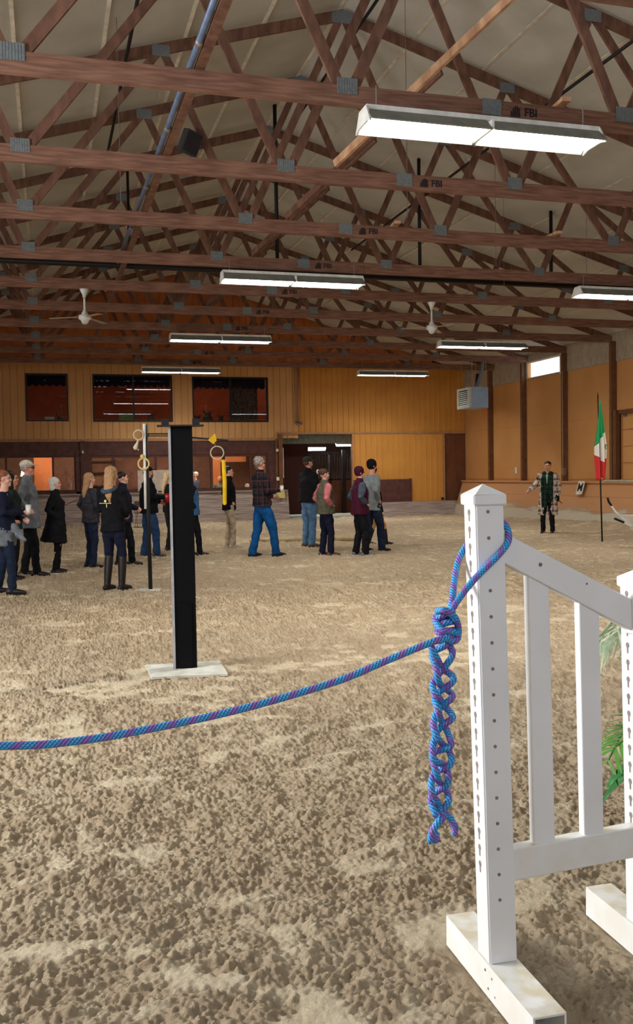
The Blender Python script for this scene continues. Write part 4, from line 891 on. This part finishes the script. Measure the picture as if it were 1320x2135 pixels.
# ------------------------------------------------------------------ people
SKIN = mat('skin', (206, 150, 128), .55, (196, 138, 116), 20, spec=.3); SKIN2 = mat('skin_pale', (222, 172, 152), .55, (212, 160, 140), 20)
M_eye = mat('eye', (48, 36, 32), .3); M_lip = mat('lip', (160, 92, 84), .5)
cm = lambda n, c, r=.85: mat(n, c, r, tuple(v*.8 for v in c), 14, bump=.3, bscale=30, spec=.12)
BLACK = cm('black_cloth', (24, 24, 28)); NAVY = cm('navy_cloth', (26, 30, 50)); DENIM = cm('blue_denim', (44, 74, 116)); DENIMD = cm('dark_denim', (34, 44, 66)); DENIMB = cm('bright_denim', (20, 84, 146)); KHAKI = cm('khaki_cloth', (198, 182, 160))
GREYC = cm('grey_cloth', (118, 124, 132)); OLIVE = cm('olive_cloth', (96, 94, 76)); PINK = cm('pink_cloth', (206, 120, 124)); MAROON = cm('maroon_cloth', (72, 22, 44)); TAN = cm('tan_breeches', (206, 150, 88)); DKGREEN = cm('dark_green_cloth', (36, 48, 42)); SLATE = cm('slate_cloth', (78, 86, 102)); BLUEV = cm('blue_puffer', (58, 104, 150)); CREAMC = cm('cream_cloth', (220, 212, 198))
LEATHER = mat('dark_leather', (34, 28, 28), .4); BROWNL = mat('brown_leather', (98, 70, 56), .5); PALESHOE = mat('pale_shoe', (198, 190, 172), .6); SOLE = mat('white_sole', (220, 220, 220), .5)
BLOND = mat('blonde_hair', (196, 156, 112), .6, (140, 104, 70), 30, (6, 6, .6)); BRN = mat('brown_hair', (92, 62, 44), .6, (66, 42, 30), 30, (6, 6, .6)); BLK = mat('black_hair', (34, 26, 24), .5, (22, 16, 16), 30); WHT = mat('white_hair', (222, 222, 216), .6, (186, 186, 180), 30, (6, 6, .8)); GRY = mat('grey_hair', (158, 152, 146), .6, (120, 114, 110), 30); RED = mat('ginger_hair', (150, 92, 66), .6, (112, 66, 46), 30)
ARM = {'down': ((.245, -.03, 1.14), (.235, .05, .90)), 'pocket': ((.268, -.10, 1.17), (.175, .03, 1.01)), 'front': ((.235, .03, 1.15), (.06, .24, 1.06)), 'cup': ((.225, .0, 1.16), (.12, .27, 1.17)), 'fold': ((.225, .07, 1.17), (-.04, .22, 1.19)), 'behind': ((.23, -.12, 1.15), (.08, -.17, .98)), 'hip': ((.29, -.1, 1.17), (.17, .06, 1.04)), 'out': ((.30, .02, 1.18), (.42, .16, 1.06))}
def person(x, y, h, face, label, top=BLACK, legs=DENIM, shoes=LEATHER, hair=('short', BRN), hat=None, arms=('down', 'down'), feet=((-.1, 0), (.1, 0)), hem=.86, flare=1.0, vest=None, bulk=1.0, boots=0, wide=1.0, skin=SKIN, sit=False, head=0, beard=None, glasses=False, collar=None, back=0., gz=0., hood_up=None, lean_=0.):
    bulk *= 1.07; wide *= 1.07; sc = h/1.75; t = empty('person', (x, y, gz), math.radians(face-90)); t.scale = (sc, sc, sc)
    tag(t, label, 'person')
    dz = -.40 if sit else 0
    fx = lambda p: (p[0], p[1] + lean_*max(0, p[2]-.9), p[2]+dz)
    def legpts(s):
        q = feet[0] if s < 0 else feet[1]
        if sit: return [(s*.09, 0, .52), (s*.11, .42, .53), (s*.11, .42, .09)]
        return [(s*.088, 0, .90), (q[0]*.9+s*.006, q[1]*.55+.025, .49), (q[0], q[1]-.02, .09)]
    HM = Matrix.Translation((0, lean_*.75, 1.56+dz)) @ Matrix.Rotation(math.radians(head), 4, 'Z') @ Matrix.Translation((0, 0, -1.56))
    def put_head(bmain, bh):
        bmesh.ops.transform(bh, matrix=HM, verts=bh.verts); me = bpy.data.meshes.new('t'); bh.to_mesh(me); bh.free(); bmain.from_mesh(me); bpy.data.meshes.remove(me)
    # body
    bm = nb()
    limb(bm, [fx(p) for p in ((0, 0, .93), (0, 0, 1.08), (0, .005, 1.28), (0, -.005, 1.41), (0, -.01, 1.45), (0, .0, 1.49), (0, .012, 1.57))], [(.140, .095), (.120, .085), (.145, .100), (.155, .075), (.085, .06), (.054, .056), (.05, .054)], 16)
    bh = nb(); ell(bh, (0, -.004, 1.66), (.074, .092, .09), 16); limb(bh, [(0, .02, 1.63), (0, .035, 1.585), (0, .052, 1.555)], [(.066, .068), (.055, .056), (.03, .03)], 14)
    limb(bh, [(0, .083, 1.655), (0, .100, 1.622)], [.009, .014], 8); ell(bh, (0, .078, 1.672), (.05, .016, .012), 10); ell(bh, (0, .088, 1.583), (.026, .012, .011), 8); ell(bh, (0, .074, 1.552), (.024, .022, .018), 8)
    for s in (-1, 1): ell(bh, (s*.075, -.008, 1.64), (.011, .02, .032), 8); ell(bh, (s*.04, .055, 1.61), (.026, .028, .026), 8)
    put_head(bm, bh)
    shs = {}
    for s in (-1, 1):
        a = ARM[arms[0 if s < 0 else 1]]; sh = Vector(fx((s*.175, -.005, 1.40))); el = Vector(fx((s*a[0][0], a[0][1], a[0][2]))); wr = Vector(fx((s*a[1][0], a[1][1], a[1][2]))); shs[s] = (sh, el, wr)
        limb(bm, [sh, (sh+el)/2, el, (el+wr)/2, wr], [.048, .043, .037, .034, .026], 12)
        d = (wr-el).normalized(); side = Vector((-s, 0, 0)); side = (side-d*side.dot(d)).normalized(); nrm = d.cross(side).normalized()
        palm = wr + d*.05; limb(bm, [wr, palm+d*.02], [.024, .032], 10)
        for k, ln in enumerate((.062, .072, .068, .052)):
            o = nrm*((k-1.5)*.019); b0 = palm + d*.038 + o; b1 = b0 + d*ln*.5 + side*.008; b2 = b1 + d*ln*.3 + side*.024
            limb(bm, [palm+o*.8, b0, b1, b2], [.0115, .0098, .0092, .0082], 8)
        tb = wr + d*.025 - nrm*.024; limb(bm, [tb, tb - nrm*.022 + d*.03 + side*.01, tb - nrm*.022 + d*.055 + side*.022], [.0125, .0108, .0092], 8)
        L = legpts(s); limb(bm, L, [.074, .05, .036], 12)
        limb(bm, [(L[2][0], L[2][1]-.03, .05), (L[2][0]+s*.01, L[2][1]+.13, .035)], [(.034, .034), (.036, .022)], 10)
    remesh('body', bm, .0085, skin, t, 2, .4)
    for s in (-1, 1):
        bm = nb(); bmesh.ops.create_uvsphere(bm, u_segments=8, v_segments=6, radius=.0115, matrix=HM @ Matrix.Translation((s*.031, .079, 1.652))); build('eye', bm, M_eye, t, True)
    bm = nb(); ell(bm, (0, .098, 1.582), (.022, .005, .005), 8); bmesh.ops.transform(bm, matrix=HM, verts=bm.verts); build('mouth', bm, M_lip, t, True)
    # trousers
    bm = nb(); limb(bm, [fx((0, -.005, .84)), fx((0, -.008, .92)), fx((0, 0, 1.03))], [(.135, .112), (.160*bulk**.5, .122*bulk**.5), (.140*bulk**.5, .108*bulk**.5)], 16)
    for s in (-1, 1):
        L = legpts(s); top_r = .092; K_ = L[1]; A_ = (L[2][0], L[2][1], .085 if not boots else boots*.9)
        if boots: A_ = tuple(L[1][i]+(L[2][i]-L[1][i])*max(0, (L[1][2]-boots)/(L[1][2]-.09)) for i in range(3))
        w = wide; limb(bm, [L[0], tuple((L[0][i]+K_[i])/2 for i in range(3)), K_, tuple((K_[i]+A_[i])/2 for i in range(3)), A_], [top_r, .080*w, .062*w, .057*w, (.050*w+.002, .058*w+.002)] if not boots else [top_r, .078, .060, .057, .054], 14)
    remesh('trousers', bm, .0115, legs, t, 3)
    # shoes
    for s in (-1, 1):
        L = legpts(s); a = L[2]; bm = nb()
        limb(bm, [(a[0], a[1]-.055, .045), (a[0], a[1]+.02, .05), (a[0]+s*.008, a[1]+.10, .042), (a[0]+s*.012, a[1]+.175, .032)], [(.036, .042), (.041, .048), (.045, .038), (.036, .027)], 12)
        if boots:
            tp = [L[1][i]+(L[2][i]-L[1][i])*((L[1][2]-boots)/(L[1][2]-.09)) for i in range(3)]; md = [(tp[i]+a[i])/2 for i in range(3)]
            limb(bm, [(a[0], a[1]-.005, .06), md, tp], [(.045, .05), .058, .063], 14)
        else: limb(bm, [(a[0], a[1]-.01, .05), (a[0], a[1]-.008, .11)], [(.04, .045), (.038, .042)], 12)
        so = remesh('boot' if boots else 'shoe', bm, .0115, shoes, t, 2)
        bm = nb(); limb(bm, [(a[0], a[1]-.06, .012), (a[0]+s*.012, a[1]+.18, .012)], [(.044, .012), (.046, .012)], 12); build('sole', bm, SOLE if shoes == PALESHOE or 'white soled' in label else LEATHER, so, True)
    # upper garment(s)
    def torso(bm, g, hemz, fl, bk):
        zs = [hemz]; r0 = (.172*bk*fl+g, .135*bk*fl+g)
        pts = [(0, back, hemz)]; rs_ = [r0]
        if hemz < .80: pts += [(0, back*.5, .80)]; rs_ += [(.172*bk*(1+(fl-1)*.45)+g, .132*bk*(1+(fl-1)*.45)+g)]
        pts += [(0, 0, 1.02), (0, .0, 1.15), (0, .0, 1.30), (0, -.008, 1.405), (0, -.012, 1.445), (0, -.008, 1.475)]
        rs_ += [(.155*bk+g, .125*bk+g), (.155*bk+g, .122*bk+g), (.168*bk+g*.8, .122*bk+g*.8), (.172+g*.7, .088+g*.5), (.105+g*.6, .070+g*.5), (.070+g*.3, .068+g*.3)]
        limb(bm, [fx(p) for p in pts], rs_, 20, False)
    bm = nb(); torso(bm, .0, hem, flare, bulk); g_ = bulk**.5
    for s in (-1, 1):
        sh, el, wr = shs[s]; e1 = wr - (wr-el).normalized()*.012
        limb(bm, [sh, (sh+el)/2, el, (el+e1)/2, e1], [.066*g_, .060*g_, .053*g_, .048*g_, .041], 12)
    if collar: limb(bm, [fx((0, -.01, 1.43)), fx((0, -.004, 1.495))], [(.095, .085), (.074, .078)], 14)
    remesh('coat' if hem < .7 else 'jacket', bm, .0115, top, t, 3)
    if vest: bm = nb(); torso(bm, .017, hem-.01, flare, bulk); limb(bm, [fx((0, -.01, 1.43)), fx((0, 0, 1.49))], [(.09, .085), (.076, .078)], 14); remesh('vest', bm, .0115, vest, t, 3)
    # hair
    def bhd(): return nb()
    st, hm = hair; bm = nb()
    if st == 'short': ell(bm, (0, -.020, 1.700), (.082, .094, .072), 16); ell(bm, (0, -.035, 1.66), (.083, .078, .07), 14)
    elif st == 'bob': ell(bm, (0, -.018, 1.680), (.088, .098, .088), 16); limb(bm, [(0, -.035, 1.66), (0, -.04, 1.56)], [(.09, .07), (.086, .06)], 14)
    elif st == 'long': ell(bm, (0, -.020, 1.680), (.086, .096, .086), 16); limb(bm, [(0, -.04, 1.66), (0, -.07, 1.52), (.02, -.115, 1.42), (.035, -.125, 1.33), (.045, -.12, 1.26)], [(.085, .07), (.078, .055), (.068, .042), (.045, .034), (.018, .016)], 14)
    elif st == 'bun': ell(bm, (0, -.018, 1.682), (.083, .094, .084), 16); ell(bm, (0, -.105, 1.70), (.05, .045, .045), 12)
    if hat: bmesh.ops.transform(bm, matrix=Matrix.Translation((0, 0, 1.66)) @ Matrix.Diagonal((.90, .90, .86, 1)) @ Matrix.Translation((0, 0, -1.675)), verts=bm.verts)
    bmesh.ops.transform(bm, matrix=HM, verts=bm.verts)
    if st != 'none': remesh('hair', bm, .009, hm, t, 2)
    if beard: bm = nb(); limb(bm, [(0, .062, 1.59), (0, .066, 1.565), (0, .06, 1.525)], [(.052, .042), (.045, .036), (.025, .025)], 12); bmesh.ops.transform(bm, matrix=HM, verts=bm.verts); remesh('beard', bm, .008, beard, t, 2)
    if glasses:
        bm = nb()
        for s in (-1, 1): torus(bm, (s*.032, .099, 1.652), .022, .003, (0, 1, 0), 14, 5); limb(bm, [(s*.052, .097, 1.657), (s*.08, .0, 1.655)], [.003, .003], 5)
        bmesh.ops.transform(bm, matrix=HM, verts=bm.verts); build('glasses', bm, M_ink, t)
    if hat:
        kind, hmat = hat; bm = nb()
        if kind in ('cap', 'trucker'): ell(bm, (0, -.012, 1.700), (.088, .102, .072), 18); limb(bm, [(0, .05, 1.698), (0, .12, 1.694), (0, .165, 1.684)], [(.062, .009), (.062, .008), (.045, .006)], 12)
        elif kind == 'beanie': ell(bm, (0, -.014, 1.698), (.088, .102, .084), 18); limb(bm, [(0, -.012, 1.655), (0, -.012, 1.69)], [(.088, .10), (.09, .104)], 16)
        bmesh.ops.transform(bm, matrix=HM, verts=bm.verts); remesh(kind if kind == 'beanie' else 'cap', bm, .009, hmat, t, 2)
        if kind == 'trucker': bm = nb(); ell(bm, (0, -.035, 1.702), (.0885, .085, .0725), 16); bmesh.ops.transform(bm, matrix=HM, verts=bm.verts); build('cap_mesh', bm, CREAMC, t, True)
    if hood_up: bm = nb(); ell(bm, (0, -.035, 1.665), (.102, .105, .112), 16); limb(bm, [(0, -.05, 1.6), (0, -.04, 1.48)], [(.10, .085), (.11, .085)], 14); bmesh.ops.transform(bm, matrix=HM, verts=bm.verts); remesh('hood', bm, .010, hood_up, t, 2)
    return t
def local(t, p): return Vector(p)
def cup(t, p, c, lab, name='paper_cup', r=.038, hh_=.11):
    """a held cup: its own thing, placed in world space at the holder's local point"""
    bpy.context.view_layer.update(); w = t.matrix_world @ Vector(p); e_ = empty(name, w); bm = nb(); cyl(bm, (0, 0, -hh_/2), (0, 0, hh_/2), r*.8, r, 16); build('cup_body', bm, c, e_, True); bm = nb(); cyl(bm, (0, 0, hh_/2), (0, 0, hh_/2+.012), r*1.06, r*.95, 16); build('lid', bm, c, e_, True); tag(e_, lab, 'cup')
WC = mat('white_paper', (232, 230, 224), .6)
p = person(-.56, 13.25, 1.66, -4, 'ginger haired person in a navy jumper, grey jacket tied at the waist, holding a cup', NAVY, DENIMD, LEATHER, ('short', RED), arms=('front', 'cup'), hem=.92, wide=.95, feet=((-.12, -.12), (.12, .1)), skin=SKIN2)
bm = nb(); limb(bm, [(0, 0, .98), (0, -.01, .85), (0, -.02, .70)], [(.175, .14), (.20, .16), (.20, .16)], 18, False); limb(bm, [(.1, .12, .96), (.2, .2, .86), (.22, .28, .78)], [.05, .045, .03], 10); limb(bm, [(-.05, .13, .95), (-.03, .18, .8)], [.05, .03], 10); remesh('tied_jacket', bm, .012, GREYC, p, 3)
cup(p, (.10, .33, 1.20), WC, 'white paper cup held by the ginger haired person at the left edge')
person(-.52, 14.9, 1.66, 0, 'person with a dark green hood up standing behind the ginger haired person', DKGREEN, BLACK, LEATHER, ('short', BRN), hood_up=DKGREEN, arms=('pocket', 'pocket'), hem=.85, bulk=1.05)
person(-.30, 15.5, 1.83, -5, 'tall person in a white cap, glasses and long grey rain jacket near the left edge', GREYC, BLACK, LEATHER, ('short', GRY), hat=('cap', CREAMC), arms=('pocket', 'pocket'), hem=.74, flare=1.12, bulk=1.1, glasses=True, collar=True, feet=((-.1, -.08), (.1, .12)))
person(.12, 15.8, 1.56, -8, 'white haired person in a long black coat and white soled shoes', BLACK, BLACK, LEATHER, ('bob', WHT), arms=('pocket', 'pocket'), hem=.58, flare=1.38, bulk=1.2, collar=True, skin=SKIN2, back=-.05, wide=.85)
p = person(.85, 13.1, 1.70, 50, 'person seen from behind with long blonde hair, dark logo jacket and tall riding boots', BLACK, NAVY, LEATHER, ('long', BLOND), arms=('front', 'front'), hem=.84, boots=.47, feet=((-.09, -.02), (.13, .02)), bulk=1.02)
bm = nb(); torus(bm, (0, -.075, 1.43), .085, .034, (0, -.35, .9), 20, 8); remesh('hood', bm, .01, SLATE, p, 2)
bm = nb(); box(bm, -.11, .09, -.150, -.146, 1.235, 1.243); ell(bm, (-.01, -.148, 1.27), (.022, .004, .02), 8); ell(bm, (.01, -.148, 1.205), (.008, .004, .03), 8); build('logo', bm, mat('logo_cream', (232, 220, 160), .6), p)
person(.70, 16.5, 1.63, 20, 'blonde person in a dark puffer jacket, half hidden behind the long haired person in boots', mat('dark_puffer', (44, 42, 52), .6, bump=.8, bscale=12), DENIMD, LEATHER, ('long', BLOND), arms=('pocket', 'front'), hem=.84, bulk=1.12, skin=SKIN2)
person(1.27, 16.7, 1.64, 8, 'dark haired person in a navy quilted vest beside the long haired person', NAVY, BLACK, LEATHER, ('bun', BLK), arms=('front', 'front'), hem=.82, vest=NAVY, bulk=1.05, skin=SKIN2, feet=((-.1, -.06), (.1, .14)), collar=True)
p = person(1.86, 18.15, 1.74, 12, 'person in a black and white trucker cap and black jacket holding a red cup', cm('near_black', (20, 22, 28)), DENIM, BROWNL, ('short', BRN), hat=('trucker', BLACK), arms=('front', 'cup'), bulk=1.22, wide=1.2, collar=True, beard=BRN, feet=((-.12, -.05), (.12, .12)))
cup(p, (.07, .34, 1.13), mat('red_cup', (200, 24, 40), .5), 'large red cup held by the trucker cap person', 'red_cup', .06, .16)
person(2.42, 19.5, 1.64, 0, 'blonde long haired person mostly hidden behind the black steel post', BLACK, BLACK, LEATHER, ('long', mat('pale_blonde', (222, 196, 150), .6, (190, 160, 112), 30)), arms=('front', 'front'), skin=SKIN2)
person(2.66, 18.05, 1.64, 5, 'person in a pale cap and blue quilted vest right of the black steel post', NAVY, BLACK, LEATHER, ('short', GRY), hat=('cap', CREAMC), arms=('pocket', 'pocket'), vest=BLUEV, bulk=1.12, feet=((-.1, -.02), (.1, .16)))
person(3.72, 19.7, 1.73, -6, 'short dark haired person in a black fleece and khaki trousers', BLACK, KHAKI, PALESHOE, ('short', BLK), arms=('pocket', 'pocket'), hem=.82, skin=SKIN2, collar=True, feet=((-.08, -.04), (.09, .08)), bulk=1.04, wide=1.0)
PLD = plaid('dark_plaid', (44, 44, 44), (20, 22, 34), (96, 52, 48), 7)
p = person(3.88, 17.2, 1.88, 16, 'grey haired person in a dark plaid jacket and bright blue jeans holding a cup', PLD, DENIMB, LEATHER, ('short', GRY), arms=('front', 'cup'), hem=.90, glasses=True, feet=((-.10, -.14), (.14, .20)), bulk=1.12, wide=1.18, collar=True, lean_=-.05)
cup(p, (.12, .33, 1.19), WC, 'white paper cup held by the plaid jacket person')
person(5.30, 19.05, 1.90, 22, 'tall person in a dark cap and black hoodie with light blue jeans', BLACK, cm('light_denim', (86, 122, 160)), BROWNL, ('short', BRN), hat=('cap', mat('camo', (46, 48, 40), .8)), arms=('front', 'front'), bulk=1.25, wide=1.15, hem=.88, collar=True, beard=BRN)
p = person(5.02, 16.85, 1.64, 8, 'brown haired person with a white clip, olive vest and pink sleeves', PINK, NAVY, BROWNL, ('bun', BRN), arms=('pocket', 'hip'), vest=OLIVE, bulk=1.16, wide=1.08, skin=SKIN2, hem=.86, feet=((-.09, -.03), (.09, .08)), lean_=-.03)
bm = nb(); torus(bm, (0, -.15, 1.70), .035, .012, (1, .3, 0), 16, 6); build('hair_clip', bm, WC, p, True)
person(5.60, 16.55, 1.66, 4, 'person in a maroon beanie and maroon vest with grey sleeves', SLATE, BLACK, GREYC, ('short', BRN), hat=('beanie', MAROON), arms=('hip', 'hip'), vest=MAROON, bulk=1.12, skin=SKIN2, hem=.84, wide=1.15, feet=((-.09, -.04), (.10, .08)))
person(6.13, 17.35, 1.80, 14, 'bearded person in a black beanie and light grey jacket behind the maroon beanie', mat('light_grey_cloth', (136, 144, 148), .85), DENIMD, LEATHER, ('short', BLK), hat=('beanie', BLACK), arms=('pocket', 'pocket'), hem=.80, flare=1.05, beard=BLK, feet=((-.1, -.1), (.12, .14)), wide=1.1)
person(6.80, 18.95, 1.42, 0, 'small child in a black top and tan riding breeches stepping forward', BLACK, TAN, LEATHER, ('short', BRN), arms=('down', 'down'), boots=.42, feet=((-.08, -.2), (.08, .24)), skin=SKIN2, bulk=.9)
PL2 = plaid('cream_plaid', (214, 192, 176), (58, 34, 32), (226, 214, 200), 6.5)
p = person(11.72, 20.35, 1.75, 232, 'person facing the camera in a cream plaid overcoat and green scarf by the side wall', BLACK, BLACK, LEATHER, ('short', BLK), arms=('down', 'out'), hem=.80, feet=((-.1, 0), (.12, .02)), skin=SKIN)
bm = nb()
for s in (-1, 1):
    limb(bm, [(s*.14, -.03, .46), (s*.13, -.03, .85), (s*.125, -.02, 1.15), (s*.13, -.01, 1.33), (s*.12, -.01, 1.42)], [(.105, .14), (.085, .135), (.08, .125), (.085, .115), (.07, .075)], 14, False)
    sh = Vector((s*.18, -.005, 1.405)); el, wr = (Vector((.295, .02, 1.185)), Vector((.40, .14, 1.08))) if s > 0 else (Vector((-.255, -.025, 1.15)), Vector((-.245, .04, .95))); limb(bm, [sh, el, wr], [.074, .064, .055], 12)
limb(bm, [(0, -.08, .46), (0, -.08, .9), (0, -.07, 1.3), (0, -.04, 1.43)], [(.2, .08), (.17, .07), (.17, .07), (.12, .06)], 16, False)
remesh('overcoat', bm, .0115, PL2, p, 3)
PL3 = plaid('green_plaid', (34, 58, 46), (16, 22, 22), (48, 72, 60), 8)
bm = nb(); limb(bm, [(-.07, .10, .78), (-.075, .13, 1.1), (-.08, .12, 1.35), (-.07, .03, 1.48)], [(.07, .022), (.075, .025), (.07, .03), (.05, .04)], 14); limb(bm, [(.07, .11, .66), (.08, .13, 1.1), (.08, .12, 1.35), (.07, .03, 1.48)], [(.07, .022), (.075, .025), (.07, .03), (.05, .04)], 14); limb(bm, [(-.1, 0, 1.46), (0, -.07, 1.48), (.1, 0, 1.46)], [(.045, .04)]*3, 12); remesh('scarf', bm, .0115, PL3, p, 3)
bm = nb(); limb(bm, [(0, .125, 1.44), (0, .128, 1.3), (0, .13, 1.15)], [(.028, .012), (.02, .01), (.01, .008)], 10); build('collar_tie', bm, mat('mint_cloth', (150, 190, 160), .7), p, True)
bm = nb(); limb(bm, [(-.235, .05, .92), (-.24, .08, .82)], [.05, .045], 12); limb(bm, [(-.26, .1, .82), (-.36, .16, .74)], [.012, .01], 8); remesh('black_glove', bm, .01, BLACK, p, 2)
# seated people behind the lower windows
person(5.0, YB+1.5, 1.7, 200, 'seated person in a grey blue top behind the lower window right of the steel post', SLATE, BLACK, LEATHER, ('short', WHT), sit=True, arms=('front', 'front'), gz=.35)
person(5.75, YB+.95, 1.62, 255, 'seated person in a green hooded top behind the lower window left of the yellow strip', mat('grey_green', (104, 116, 98), .8), BLACK, LEATHER, ('short', mat('orange_cap', (200, 130, 60), .7)), sit=True, arms=('front', 'front'), gz=.25)
person(6.95, YB+1.3, 1.62, 240, 'seated person in a pale top behind the lower window by the plaid jacket', CREAMC, BLACK, LEATHER, ('short', BRN), sit=True, arms=('front', 'front'), gz=.25)
